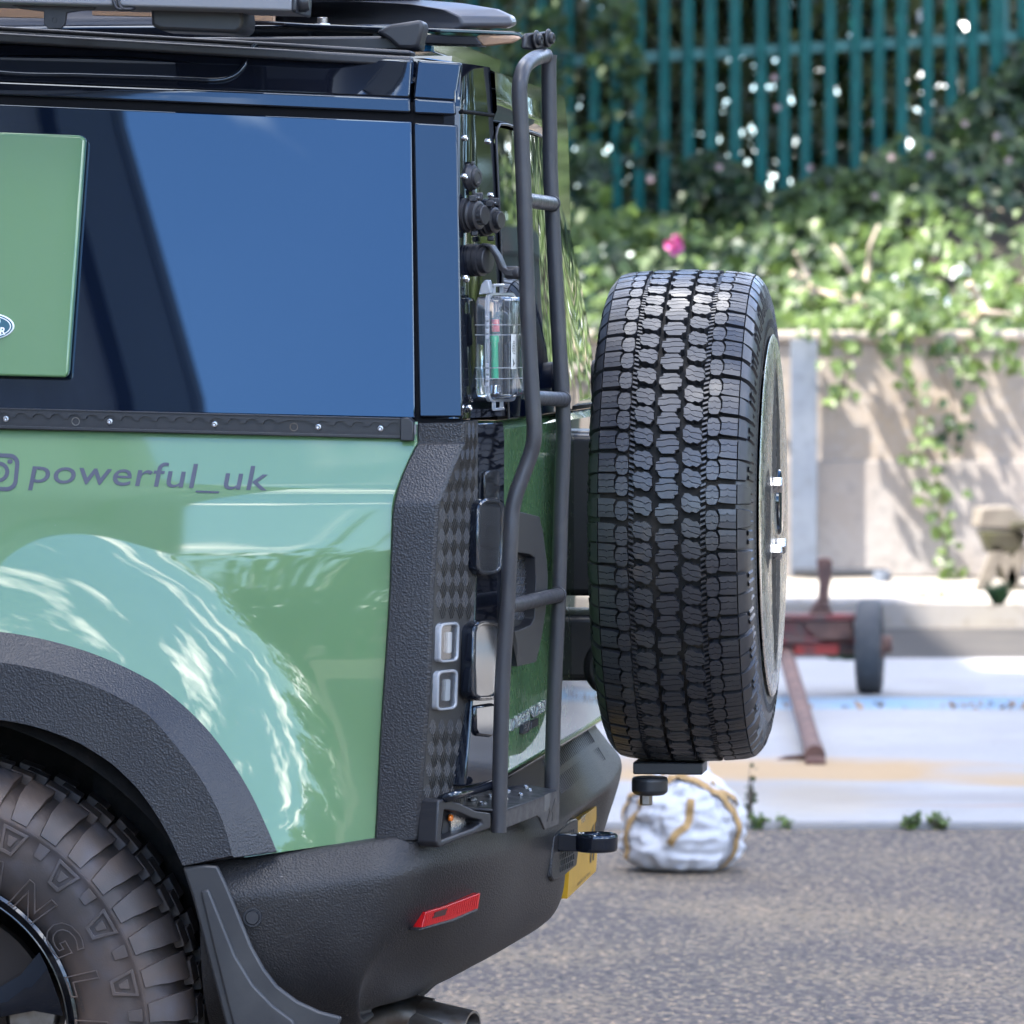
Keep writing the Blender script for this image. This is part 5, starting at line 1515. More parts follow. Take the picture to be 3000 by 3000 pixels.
ground_mat('concrete', (0.30, 0.29, 0.285), [(1.1, (0.36, 0.345, 0.335), 0.4, 0.7), (14, (0.27, 0.265, 0.26), 0.55, 0.8), (30, (0.17, 0.165, 0.17), 0.68, 0.76), (0.7, (0.25, 0.235, 0.225), 0.52, 0.66)], 0.85, bump=[('noise', 60, 0.2, 0.004)],
           stains=[(0.95, 8.95, 0.95, 0.50, (0.40, 0.235, 0.075), 0.75, 1.3), (1.75, 8.6, 0.6, 0.25, (0.38, 0.24, 0.10), 0.6, 0.7), (1.75, 7.75, 0.9, 0.05, (0.30, 0.18, 0.12), 0.6, 0.25), (2.1, 7.42, 0.7, 0.05, (0.30, 0.19, 0.12), 0.6, 0.2), (0.9, 7.9, 0.35, 0.7, (0.34, 0.25, 0.13), 0.35, 0.6)])
ground_mat('kerb_concrete', (0.30, 0.275, 0.25), [(2.0, (0.36, 0.32, 0.26), 0.4, 0.7), (18, (0.22, 0.185, 0.145), 0.55, 0.78)], 0.9)
ground_mat('shaded_asphalt', (0.036, 0.031, 0.028), [(3, (0.050, 0.043, 0.036), 0.4, 0.7), (40, (0.025, 0.022, 0.02), 0.55, 0.7)], 0.95)  # asphalt strip, base colour lowered to carry its dark shade band
mat('blue_paint', (0.155, 0.265, 0.38), 0.6, var=[(3, (0.22, 0.28, 0.34), 0.45, 0.7), (40, (0.18, 0.23, 0.27), 0.6, 0.8)])
mat('wall_concrete', (0.31, 0.262, 0.218), 0.9, var=[(1.3, (0.32, 0.245, 0.17), 0.48, 0.62), (5, (0.23, 0.205, 0.19), 0.5, 0.75), (25, (0.34, 0.31, 0.285), 0.5, 0.75)], bump=[('noise', 12, 0.4, 0.02)])
mat('wall_render', (0.285, 0.25, 0.222), 0.9, var=[(2.3, (0.32, 0.295, 0.275), 0.45, 0.65), (20, (0.20, 0.185, 0.18), 0.55, 0.8)], bump=[('noise', 16, 0.4, 0.015)])
mat('galvanised', (0.115, 0.135, 0.17), 0.6, metal=0.0, var=[(3, (0.17, 0.19, 0.22), 0.45, 0.7), (18, (0.085, 0.10, 0.12), 0.5, 0.75)])
mat('fence_green', (0.004, 0.095, 0.088), 0.45, var=(8, (0.012, 0.135, 0.125), 0.45, 0.75))
mat('bark', (0.10, 0.075, 0.055), 0.9, var=(20, (0.17, 0.14, 0.11), 0.45, 0.7), bump=[('noise', 30, 0.6, 0.02)])
mat('dead_wood', (0.45, 0.36, 0.27), 0.8, var=(20, (0.30, 0.23, 0.17), 0.5, 0.75))
mat('earth', (0.045, 0.034, 0.024), 1.0, var=(3, (0.025, 0.025, 0.016), 0.4, 0.6))
mat('leaf_litter', (0.22, 0.12, 0.06), 0.9, var=(20, (0.35, 0.22, 0.12), 0.4, 0.7))
mat('red_paint_worn', (0.16, 0.038, 0.034), 0.6, var=[(16, (0.10, 0.060, 0.050), 0.42, 0.6), (6, (0.26, 0.035, 0.025), 0.55, 0.7)])
mat('red_paint_bright', (0.40, 0.035, 0.022), 0.5, var=(20, (0.2, 0.05, 0.04), 0.5, 0.7))
mat('rust', (0.12, 0.060, 0.046), 0.75, var=[(25, (0.18, 0.095, 0.07), 0.4, 0.65), (9, (0.08, 0.045, 0.038), 0.5, 0.7)])
mat('solid_tyre', (0.050, 0.052, 0.056), 0.7, var=(20, (0.08, 0.08, 0.08), 0.5, 0.75))
mat('sack_white', (0.56, 0.56, 0.59), 0.6, bump=[('noise', 28, 0.2, 0.01), ('noise', 220, 0.2, 0.002)])
mat('strap_tan', (0.40, 0.25, 0.10), 0.8, var=(40, (0.30, 0.18, 0.07), 0.45, 0.7))
mat('mossy_wood', (0.036, 0.031, 0.018), 0.9, var=[(6, (0.048, 0.046, 0.014), 0.42, 0.6), (25, (0.055, 0.047, 0.033), 0.5, 0.75)])
mat('weathered_wood', (0.17, 0.145, 0.115), 0.85, var=[(12, (0.12, 0.10, 0.08), 0.45, 0.7)])
mat('brick_grey', (0.20, 0.195, 0.20), 0.85, var=(6, (0.24, 0.235, 0.235), 0.4, 0.7))
mat('navy_trim', (0.010, 0.022, 0.035), 0.5)
mat('pink_petal', (0.75, 0.16, 0.42), 0.6)
mat('white_petal', (0.36, 0.25, 0.25), 0.6)

def leaf_mat(name, cols, trans=0.35, rough=0.45):
    m = bpy.data.materials.new(name); MATS[name] = m
    m.use_nodes = True
    n, l = m.node_tree.nodes, m.node_tree.links
    n.clear()
    out = n.new('ShaderNodeOutputMaterial')
    at = n.new('ShaderNodeAttribute'); at.attribute_name = 'tint'
    rp = n.new('ShaderNodeValToRGB')
    els = rp.color_ramp.elements
    for k, c in enumerate(cols):
        p = k / (len(cols) - 1)
        e = els[k] if k < 2 and len(cols) >= 2 and k == 0 else (els[1] if k == len(cols) - 1 else els.new(p))
        e.position = p; e.color = (*c, 1)
    l.new(at.outputs['Fac'], rp.inputs[0])
    b = n.new('ShaderNodeBsdfPrincipled'); b.inputs['Roughness'].default_value = rough
    l.new(rp.outputs[0], b.inputs['Base Color'])
    t = n.new('ShaderNodeBsdfTranslucent')
    hs = n.new('ShaderNodeHueSaturation'); hs.inputs['Value'].default_value = 1.5; hs.inputs['Hue'].default_value = 0.485
    l.new(rp.outputs[0], hs.inputs['Color']); l.new(hs.outputs[0], t.inputs[0])
    mx = n.new('ShaderNodeMixShader'); mx.inputs[0].default_value = trans
    l.new(b.outputs[0], mx.inputs[1]); l.new(t.outputs[0], mx.inputs[2]); l.new(mx.outputs[0], out.inputs[0])
    return m
leaf_mat('ivy_leaf', [(0.010, 0.030, 0.013), (0.018, 0.052, 0.018), (0.034, 0.090, 0.022), (0.075, 0.150, 0.028), (0.14, 0.21, 0.045)], 0.3)
leaf_mat('tree_leaf', [(0.030, 0.055, 0.014), (0.050, 0.088, 0.018), (0.080, 0.130, 0.024), (0.130, 0.18, 0.03)], 0.4)
leaf_mat('dark_leaf', [(0.016, 0.034, 0.012), (0.028, 0.058, 0.016), (0.048, 0.088, 0.020), (0.09, 0.10, 0.03)], 0.3)

def leaves_mesh(name, P, N, size, tint, m):
    """kite-shaped folded leaves: P centres (n,3), N facing directions, size (n), tint (n)"""
    n = len(P)
    N = N / np.maximum(np.linalg.norm(N, axis=1, keepdims=True), 1e-6)
    ref = np.tile(np.array([[0.0, 0, 1.0]]), (n, 1)) + rng.normal(0, 0.6, (n, 3))
    A = np.cross(N, ref); A /= np.maximum(np.linalg.norm(A, axis=1, keepdims=True), 1e-6)
    B = np.cross(N, A)
    s = size[:, None]
    wob = rng.uniform(0.75, 1.25, (n, 1))
    V = np.empty((n, 6, 3))
    V[:, 0] = P - B * s * 0.5
    V[:, 1] = P - A * s * 0.46 * wob - B * s * 0.12 + N * s * 0.10
    V[:, 2] = P - A * s * 0.22 + B * s * 0.26 + N * s * 0.06
    V[:, 3] = P + B * s * 0.58 - N * s * 0.08
    V[:, 4] = P + A * s * 0.24 + B * s * 0.22 + N * s * 0.06
    V[:, 5] = P + A * s * 0.46 / wob - B * s * 0.14 + N * s * 0.10
    me = bpy.data.meshes.new(name)
    me.vertices.add(n * 6); me.vertices.foreach_set('co', V.reshape(-1))
    idx = np.array([0, 3, 2, 1, 0, 5, 4, 3])
    loops = (np.arange(n)[:, None] * 6 + idx[None]).reshape(-1)
    me.loops.add(n * 8); me.loops.foreach_set('vertex_index', loops.astype(np.int32))
    me.polygons.add(n * 2)
    me.polygons.foreach_set('loop_start', (np.arange(n * 2) * 4).astype(np.int32))
    me.polygons.foreach_set('loop_total', np.full(n * 2, 4, np.int32))
    me.update(calc_edges=True)
    a = me.attributes.new('tint', 'FLOAT', 'POINT')
    a.data.foreach_set('value', np.repeat(tint, 6).astype(np.float32))
    me.materials.append(m)
    me.validate()
    return me
def leaves(name, P, N, size, tint, m, parent=None, kind=None, loc=None):
    if loc is not None: P = P - np.array(loc)[None]
    o = bpy.data.objects.new(name, leaves_mesh(name, P, N, size, tint, m)); COL.objects.link(o)
    if parent: o.parent = parent
    if kind: o['kind'] = kind
    return o
def nz3(P, sc, seed=0.0):
    return np.array([mnoise.noise(Vector((p[0] * sc + seed, p[1] * sc - seed, p[2] * sc + 2 * seed))) for p in P])

# ---------------------------------------------------------------- ground and paving
def sheet(name, x0, x1, y0, y1, z, m, n=1):
    mb = MB().grid([[Vector((lerp(x0, x1, i / n), lerp(y0, y1, j / n), z)) for i in range(n + 1)] for j in range(n + 1)])
    return obj(name, mb, MATS[m], kind='structure')
sheet('ground', -400, 400, -400, 400, -0.004, 'asphalt')
def slab(name, x0, x1, y0, y1, z0, z1, m, bev=0.01):
    o = obj(name, MB().box(((x0 + x1) / 2, (y0 + y1) / 2, (z0 + z1) / 2), (x1 - x0, y1 - y0, z1 - z0)), MATS[m], None, 30, bevel=bev, kind='structure'); return o
slab('concrete_slab', -9, 14, 7.28, 11.56, -0.1, 0.020, 'concrete')
slab('concrete_slab', -9, 14, 12.22, 14.45, -0.1, 0.020, 'concrete')
slab('blue_strip', -9, 14, 11.60, 12.18, -0.1, 0.017, 'blue_paint')
slab('shaded_strip', -9, 14, 14.47, 16.86, -0.1, 0.004, 'shaded_asphalt')
slab('raised_kerb', -9, 14, 16.88, 19.4, -0.1, 0.135, 'kerb_concrete', 0.02)

# fallen leaves along the joint
P = np.column_stack([rng.uniform(-1, 3.5, 520), 11.575 + rng.normal(0, 0.02, 520) , 0.022 + rng.uniform(0, 0.02, 520)])
P = P[(rng.uniform(0, 1, 520) < 0.25 + 0.75 * np.clip(np.sin(P[:, 0] * 3.1 + 0.5) + (P[:, 0] > 1.6), 0, 1))]
ll = leaves('fallen_leaves', P, rng.normal(0, 1, P.shape) + np.array([0, -.3, 3]), rng.uniform(.015, .035, len(P)), rng.uniform(0, 1, len(P)), MATS['leaf_litter'], kind='stuff')

# ---------------------------------------------------------------- retaining wall, steel column, pipe
wallr = empty('retaining_wall', (1.5, 19.2, 0.135))
tag(wallr, 'stained concrete retaining wall with ivy trailing over its top behind the yard', 'wall')
mb = MB()
xs = [-9, 0.9, 1.36, 14]
mb.box((2.5 - 1.5, 0.0, 0.60), (23, 0.40, 1.20))
obj('wall_face', mb, MATS['wall_concrete'], wallr, 30, bevel=0.02)
mb = MB().box((1.1, -0.205, 0.30), (2.8, 0.02, 0.59))
obj('render_patch', mb, MATS['wall_render'], wallr, 30, bevel=0.006)
mb = MB().box((1.0, 0.02, 1.225), (23, 0.50, 0.06))
obj('coping', mb, MATS['wall_concrete'], wallr, 30, bevel=0.02)
pst = empty('steel_column', W(2355, 1690, 26.55))
tag(pst, 'blue grey galvanised steel column standing against the concrete wall by the spare wheel', 'column')
mb = MB().box((0, 0, 0.60), (0.135, 0.012, 1.20))
obj('column_flange', mb, MATS['galvanised'], pst, 30, bevel=0.003)
obj('column_web', MB().box((0, 0.045, 0.60), (0.012, 0.08, 1.19)), MATS['galvanised'], pst, 30)
b_ = W(2480, 1688, 26.4)
pip = obj('drain_pipe', MB().tube([(-0.27, 0, 0.02), (0.20, -0.02, 0.02)], 0.022, 12), MATS['smooth_plastic'])
pip.location = b_; tag(pip, 'dark plastic pipe lying along the foot of the concrete wall', 'pipe')
cn = obj('metal_can', MB().lathe([(0.045, 0.0), (0.045, 0.055), (0.040, 0.06), (0.040, 0.05), (0.001, 0.05)], (0, 0, 0), (0, 0, 1), n=20), MATS['galvanised'])
cn.location = W(2585, 1708, 26.2); tag(cn, 'small blue grey can standing at the end of the pipe by the wall', 'can')

# ---------------------------------------------------------------- palisade fence
FD = 31.0
fen = empty('palisade_fence', W(2300, 700, FD))
tag(fen, 'dark green steel palisade fence on the bank half covered in ivy', 'fence')
FT = Matrix.Translation(-Vector(fen.location))
def railz(px): return 932 - (932 - (160 - (px - 2000) * 0.055)) * 1.0
for k in range(-10, 31):
    px = 1665 + k * 70.0 + 4 * math.sin(k * 1.7)
    bot = 760; top = -150 - (px - 2000) * .05 + 18 * math.sin(k * 2.3)
    a = W(px, bot, FD - 0.03); b = W(px, top, FD - 0.03)
    w_ = 0.033 if k != 18 else 0.04
    sec = [(-w_, 0.012), (-w_ * .55, -0.006), (0, 0.004), (w_ * .55, -0.006), (w_, 0.012)]
    mb = MB()
    rows = []
    for z, f in ((a.z, 1), (b.z - 0.1, 1), (b.z, .25)):
        rows.append([Vector((a.x + u * f + 0.004 * math.sin(k), a.y + v, z)) for u, v in sec])
    mb.grid(rows); mb.grid([[p + Vector((0, .003, 0)) for p in r] for r in rows])
    mb.xf(FT)
    obj('pale', mb, MATS['fence_green'], fen, 30)
for zpx in (0, 640):
    a = W(700, 232 + zpx, FD); b = W(4000, 50 + zpx, FD)
    mb = MB()
    rows = []
    for p in (a, b):
        rows.append([p + Vector((0, y, z)) for y, z in ((0, .032), (0, -.032), (.006, -.032), (.006, .026), (.05, .026), (.05, .032))])
    mb.grid(rows, close=True); mb.xf(FT)
    obj('fence_rail', mb, MATS['fence_green'], fen, 30)
for px in (1060, 1640, 2933, 3560):
    a = W(px, 800, FD + .07); b = W(px, -230, FD + .07)
    obj('fence_post', MB().box(((a.x + b.x) / 2, a.y, (a.z + b.z) / 2), (0.09, 0.06, b.z - a.z)).xf(FT), MATS['fence_green'], fen, 30, bevel=0.004)

# ---------------------------------------------------------------- bank of earth, ivy and brambles
def bank_z(x, y):
    t = (y - 19.3) / 4.2
    b = 1.30 + 0.62 * smooth(t) + 0.12 * mnoise.noise(Vector((x * .8, y * .8, 3)))
    b += 0.55 * smooth((x - 1.6) / 1.6) * smooth(t * 1.2)
    return b
mb = MB().grid([[Vector((x, y, (bank_z(x, y) if y < 25 else bank_z(x, 25)) - 0.10)) for x in np.linspace(-12, 26, 40)] for y in list(np.linspace(19.35, 25, 12)) + [32, 46]])
obj('earth_bank', mb, MATS['earth'], None, 60, kind='structure')

n = 15000
X = rng.uniform(-2.5, 9.0, n); Y = rng.uniform(19.1, 24.2, n)
Z = np.array([bank_z(x, y) for x, y in zip(X, Y)])
P0 = np.column_stack([X, Y, Z])
lump = nz3(P0, 1.5, 1.3)
hgt = 0.12 + 0.50 * np.clip(lump + 0.25, 0, 1) * np.clip((Y - 19.2) / 1.4, 0.15, 1) * np.clip((24.4 - Y) / 2.0, 0.3, 1)
P0[:, 2] += rng.uniform(-0.05, 1, n) ** 1.0 * hgt
P0[:, 2] = np.maximum(P0[:, 2], 1.22)
tint = np.clip(0.30 + 0.45 * nz3(P0, 0.9, 5.0) + rng.normal(0, 0.17, n) + 0.12 * (X > 1.5) - 0.06, 0, 1)  # right side lighter, left darker: sun and shade put into the leaf tint
N = rng.normal(0, 0.55, (n, 3)) + np.array([-0.25, -0.75, 0.75])
leaves('bank_ivy', P0, N, rng.uniform(0.055, 0.125, n), tint, MATS['ivy_leaf'], kind='stuff')
n = 1300
X = rng.uniform(-2.0, 8.0, n); q_ = rng.uniform(0, 1, n)
P3 = np.column_stack([X, 19.0 - 0.34 * q_ * (0.4 + 0.6 * np.abs(np.sin(X * 2.3 + 1.0))), 1.30 + rng.uniform(-0.02, 0.55, n) * (1 - 0.55 * q_)])
P3 = P3[nz3(P3 * np.array([1, .3, .3]), 2.2, 3.3) + 0.25 * rng.normal(0, 1, n) > 0.0]; n = len(P3)
leaves('wall_top_ivy', P3, rng.normal(0, 0.55, (n, 3)) + np.array([-0.25, -0.75, 0.75]), rng.uniform(0.05, 0.11, n), np.clip(rng.normal(.55, .2, n), 0, 1), MATS['ivy_leaf'], kind='stuff')
# ivy climbing over the fence, thick on its left part
n = 13000
X = rng.uniform(-3.0, 8.0, n); Zr = rng.uniform(0, 1, n)
def ivy_top(x):
    return np.interp(x, [-3, 0.15, 0.30, 0.42, 0.52, 0.70, 0.80, 1.00, 1.5, 2.0, 2.4, 2.8, 3.2, 4.0, 8.0], [5.6, 5.2, 3.2, 2.7, 3.7, 3.5, 2.7, 2.35, 2.2, 2.35, 2.6, 2.85, 3.2, 3.6, 4.6])
top = ivy_top(X) + 0.25 * np.array([mnoise.noise(Vector((x * 2.1, 0, 7))) for x in X])
base = np.array([bank_z(x, 23.2) for x in X])
P1 = np.column_stack([X, 23.2 + rng.normal(0, 0.13, n) - 0.12 * (1 - Zr), base + (top - base) * Zr ** 0.85])
dens = nz3(P1, 1.9, 9.1)
keep = dens > np.where(X < 0.35, -0.22, -0.02) + rng.normal(0, 0.08, n)
P1 = P1[keep]; m_ = len(P1)
tint = np.clip(0.20 + 0.4 * nz3(P1, 1.1, 2.0) + rng.normal(0, 0.15, m_), 0, 1)
leaves('fence_ivy', P1, rng.normal(0, 0.5, (m_, 3)) + np.array([-.2, -1, .45]), rng.uniform(0.05, 0.11, m_), tint, MATS['ivy_leaf'], kind='stuff')
# strands hanging over the wall
def strand(pts, nl, name, label, sz=(0.045, 0.085), tn=(0.35, 0.8)):
    pts = [W(x, y, 26.45) for x, y in pts]
    base = pts[0]
    r_ = empty(name, base); tag(r_, label, 'ivy', 'ivy strands on the wall')
    path = smooth_path(pts, 6)
    obj('stem', MB().tube([p - base for p in path], 0.006, 6), MATS['bark'], r_, 40)
    idx = rng.integers(0, len(path), nl)
    P = np.array([path[i] for i in idx]) + rng.normal(0, 1, (nl, 3)) * np.array([0.05, 0.03, 0.03]) - np.array([0, 0.03, 0])
    leaves('foliage', P, rng.normal(0, .45, (nl, 3)) + np.array([0, -1, .5]), rng.uniform(*sz, nl), rng.uniform(*tn, nl), MATS['ivy_leaf'], r_, loc=base)
strand([(2640, 1000), (2660, 1100), (2690, 1200), (2700, 1290), (2735, 1370), (2755, 1450), (2760, 1540), (2775, 1620), (2770, 1690)], 75, 'ivy_strand', 'longest ivy strand trailing down the wall to its foot')
strand([(2735, 1000), (2740, 1040), (2785, 1160), (2800, 1230), (2815, 1280), (2790, 1340)], 26, 'ivy_strand', 'thin dark ivy strand beside the longest one on the wall', tn=(0.05, 0.35))
strand([(2470, 1000), (2485, 1050), (2475, 1130), (2460, 1180)], 22, 'ivy_strand', 'short pale ivy strand nearest the steel column on the wall', tn=(.6, .95))
strand([(2820, 1000), (2850, 1060), (2840, 1110)], 20, 'ivy_strand', 'short ivy strand right of the longest one, at the wall top', tn=(.4, .8))
strand([(2945, 1000), (2955, 1040), (2975, 1090)], 14, 'ivy_strand', 'rightmost short ivy strand hanging from the wall top', tn=(.4, .8))

# dead branches caught in the bank
def branch(name, label, segs, d, r):
    base = W(*segs[0][0], d)
    mb = MB()
    for sgm in segs:
        pts = smooth_path([W(x, y, d + 0.05 * math.sin(i * 2.0)) - base for i, (x, y) in enumerate(sgm)], 5)
        mb.tube(pts, [lerp(r, r * .45, i / (len(pts) - 1)) for i in range(len(pts))], 8)
    o = obj(name, mb, MATS['dead_wood'], None, 60); o.location = base
    tag(o, label, 'branch', 'dead branches on the bank')
branch('dead_branch', 'bare pale forked branch sticking out of the ivy right above the wall', [[(2840, 830), (2865, 870), (2888, 912), (2930, 918), (2968, 920)], [(2888, 912), (2860, 930), (2842, 948)], [(2888, 912), (2850, 920), (2808, 922)]], 26.6, 0.020)
branch('dead_branch', 'bare grey branches spreading through the ivy right of the spare tyre', [[(2320, 800), (2380, 838), (2440, 868), (2500, 890), (2590, 905)], [(2380, 838), (2350, 780), (2330, 740)], [(2500, 890), (2515, 850), (2470, 760), (2440, 720)], [(2340, 850), (2420, 862), (2500, 855)], [(2530, 850), (2545, 780), (2550, 720), (2575, 660)]], 27.6, 0.018)
branch('dead_branch', 'short brown twig poking out of the bramble high at the right', [[(2860, 585), (2900, 605), (2935, 620)]], 29.5, 0.020)
# single flowers
fx = empty('foxglove', W(1975, 800, 28.5)); tag(fx, 'single pink foxglove flower rising from the ivy left of the spare tyre', 'flower')
obj('stem', MB().tube([(0, 0, 0), (0.005, 0, 0.10), (0, 0, 0.17)], 0.006, 6), MATS['tree_leaf'], fx)
for k in range(5):
    obj('bloom', MB().lathe([(0.004, 0), (0.014, 0.012), (0.022, 0.035), (0.026, 0.04)], (0.01 * math.sin(k * 2.5), -0.01, 0.13 + k * 0.016), (math.sin(k * 2.2), -1, -0.3), n=10, caps=False), MATS['pink_petal'], fx)
pos = [(2268, 228), (2278, 315), (2372, 492), (2107, 490), (2563, 575), (2920, 398), (2955, 470), (2725, 455), (1905, 525), (2826, 362), (2610, 460), (2262, 650)]
where = ['on the fence right of the centre pale, upper of two', 'on the fence right of the centre pale, lower of two', 'low on the fence above the right of the tyre', 'low on the fence above the middle of the tyre', 'in the bramble right of the tyre top', 'at the right edge, upper one of the pair', 'at the right edge, lower one of the pair', 'in the bramble under the right fence pales', 'beside the ladder, left of the spare tyre', 'high in the right bramble, just under the fence rail', 'in the bramble centre right, below the bare pales', 'closest above the upper right shoulder of the tyre']
for k, (x, y) in enumerate(pos):
    b_ = W(x, y, 30.4 if x < 2500 else 29.6)
    mb = MB()
    for a in range(5):
        t = a * 2 * PI / 5
        mb.add([Vector((0, -.01, 0)), Vector((.018 * math.cos(t - .5), -.012, .018 * math.sin(t - .5))), Vector((.022 * math.cos(t), -.01, .022 * math.sin(t))), Vector((.018 * math.cos(t + .5), -.012, .018 * math.sin(t + .5)))], [(0, 1, 2, 3)])
    o = obj('bramble_flower', mb, MATS['white_petal'], None, 0); o.location = b_
    tag(o, 'pale pink bramble flower ' + where[k], 'flower', 'bramble flowers along the fence')

# ---------------------------------------------------------------- trees behind the fence
def tree(x, y, h, r, zc, nl, label, name='broadleaf_tree', m='tree_leaf', ls=(0.10, 0.2), clumps=26, sq=0.8, trunk=0.16, light=0.0, off=0.0):
    rt_ = empty(name, (x, y, bank_z(x, min(y, 25)) if y > 19 else 0))
    tag(rt_, label, 'tree', 'trees behind the fence')
    z0 = rt_.location.z
    mb = MB()
    th = zc - z0
    pts = [(0, 0, -0.3), (0.1, 0.05, th * .4), (0.05 + off * .3, 0, th * .8), (0.2 + off, 0.1, th + r * .5)]
    mb.tube(smooth_path([Vector(p) for p in pts], 4), [trunk * (1 - .7 * i / 12) for i in range(13)], 10)
    obj('trunk', mb, MATS['bark'], rt_, 60)
    cs = []
    for k in range(clumps):
        u = rng.normal(0, 1, 3); u /= np.linalg.norm(u)
        rr = r * rng.uniform(0.35, 0.95)
        cs.append((u * np.array([rr, rr, rr * sq]) + np.array([off, 0, 0]), r * rng.uniform(0.22, 0.42)))
    mb = MB()
    for c, cr in cs[::2]:
        mb.tube([Vector((0.05, 0, th * .75)), Vector((c[0] * .5, c[1] * .5, th + c[2] * .4)), Vector((c[0], c[1], th + c[2]))], [trunk * .35, trunk * .2, trunk * .08], 6)
    obj('limb', mb, MATS['bark'], rt_, 60)
    per = nl // clumps
    Ps, Ns, Ts = [], [], []
    for c, cr in cs:
        u = rng.normal(0, 1, (per, 3)); u /= np.linalg.norm(u, axis=1, keepdims=True)
        q = u * (rng.uniform(0, 1, (per, 1)) ** 0.45) * cr * np.array([1.15, 1.15, .8])
        Ps.append(q + c + np.array([0, 0, th])); Ns.append(u * .5 + rng.normal(0, .5, (per, 3)) + np.array([0, -.2, .6]))
        Ts.append(np.full(per, rng.uniform(.2, .75)))
    P = np.concatenate(Ps); N = np.concatenate(Ns); T_ = np.concatenate(Ts)
    leaves('crown', P, N, rng.uniform(*ls, len(P)), np.clip(T_ + light + rng.normal(0, .14, len(P)), 0, 1), MATS[m], rt_)
    return rt_
tree(-1.6, 26.0, 6, 2.2, 4.2, 9000, 'dark leafy tree behind the fence left of the ladder', m='dark_leaf', ls=(.07, .14))
tree(0.9, 25.6, 6, 2.0, 3.6, 9000, 'dense dark shrubby tree behind the fence above the spare tyre', m='dark_leaf', ls=(.06, .13), clumps=34)
tree(3.0, 26.2, 5, 1.9, 3.2, 4200, 'thin olive green tree behind the fence at the right with bright gaps', m='tree_leaf', ls=(.06, .13), clumps=20)
tree(4.9, 26.4, 6, 2.2, 3.6, 7000, 'broad green tree behind the fence beyond the right edge', m='tree_leaf', ls=(.08, .16))
tree(0.2, 29.5, 8, 2.8, 5.0, 8000, 'taller tree rising behind the dark shrubs', m='dark_leaf', ls=(.1, .2))
tree(3.6, 31.0, 8, 2.4, 5.4, 3000, 'tall tree far behind the thin olive one', m='tree_leaf', ls=(.1, .2))
# wood along the right-hand side of the yard, out of the frame, that the glossy rear of the car mirrors
Ps, Ts = [], []
path_ = [(7.0, 26.5), (10.0, 25.5), (12.0, 22.0), (13.0, 17.0), (13.5, 12.0), (14.0, 6.0), (14.5, 0.0), (15.0, -8.0), (12.0, -22.0), (6.0, -30.0), (-2.0, -32.0), (-12.0, -33.0)]
for k in range(400):
    t = rng.uniform(0, len(path_) - 1.001); i = int(t)
    cx = lerp(path_[i][0], path_[i + 1][0], t - i) + rng.uniform(0, 4.0); cy = lerp(path_[i][1], path_[i + 1][1], t - i) + rng.uniform(0, 3.0)
    zc_ = rng.uniform(0.4, 1.0) * (11.5 if t < 6.6 else 4.6) - (4.2 if t < 6.6 else 1.6); rr = rng.uniform(0.7, 1.5); m_ = 170
    u = rng.normal(0, 1, (m_, 3)); u /= np.linalg.norm(u, axis=1, keepdims=True)
    q = u * rng.uniform(0, 1, (m_, 1)) ** .45 * rr + np.array([cx, cy, max(zc_, 0.5)])
    Ps.append(q); Ts.append(np.full(m_, rng.uniform(.15, .85)))
P = np.concatenate(Ps); T_ = np.concatenate(Ts)
P = P[:]; kp = P[:, 2] > 0; P = P[kp]; T_ = np.clip(T_[kp] + rng.normal(0, .14, kp.sum()), 0, 1)
leaves('woodland_edge', P, rng.normal(0, .6, P.shape) + np.array([-.5, -.2, .5]), rng.uniform(.16, .34, len(P)), T_, MATS['tree_leaf'], kind='stuff')
# two unseen trees added left of the picture; their crowns shade the hedge
tree(-4.4, 22.0, 9, 3.2, 7.6, 7000, 'large unseen tree added on the bank behind the car, its boughs shading the hedge', clumps=30, sq=.55, ls=(.14, .26), trunk=.22)
tree(-5.6, 22.6, 9, 2.6, 7.3, 5200, 'unseen leaning tree added so that its high crown shades the hedge', off=5.8, clumps=24, sq=.5, ls=(.14, .26), trunk=.12)
# undergrowth behind the fence
n = 19000
X = rng.uniform(-4, 10, n); Y = rng.uniform(23.6, 26.5, n)
P2 = np.column_stack([X, Y, 1.9 + rng.uniform(0, 1, n) ** 1.3 * np.interp(X, [-4, 0.6, 1.8, 2.8, 4, 10], [4.2, 3.8, 3.3, 2.8, 2.6, 3.2])])
P2 = P2[nz3(P2, 1.2, 4.2) > -0.30 + 0.0 * X]; m_ = len(P2)
leaves('undergrowth', P2, rng.normal(0, .6, (m_, 3)) + np.array([-.2, -.8, .5]), rng.uniform(.07, .15, m_), np.clip(.42 + .4 * nz3(P2, .8, 8.) + rng.normal(0, .15, m_), 0, 1), MATS['dark_leaf'], kind='stuff')

# unseen dark green skip added on the right to darken the tailgate reflection
skp = empty('added_skip', (4.6, 11.0, 0)); tag(skp, 'unseen dark green skip added right of the picture to darken the tailgate reflection', 'skip')
mat('skip_green', (0.03, 0.055, 0.035), 0.6, var=(4, (0.07, 0.05, 0.035), 0.5, 0.7))
obj('skip_body', MB().prism([Vector((-1.2, -2.2, 1.9)), Vector((-1.2, 2.2, 1.9)), Vector((-1.2, 1.6, 0.1)), Vector((-1.2, -1.6, 0.1))], (2.4, 0, 0)), MATS['skip_green'], skp, 30)
obj('skip_rim', MB().box((-1.22, 0, 1.9), (0.08, 4.5, 0.1)).box((1.22, 0, 1.9), (0.08, 4.5, 0.1)), MATS['skip_green'], skp, 30)
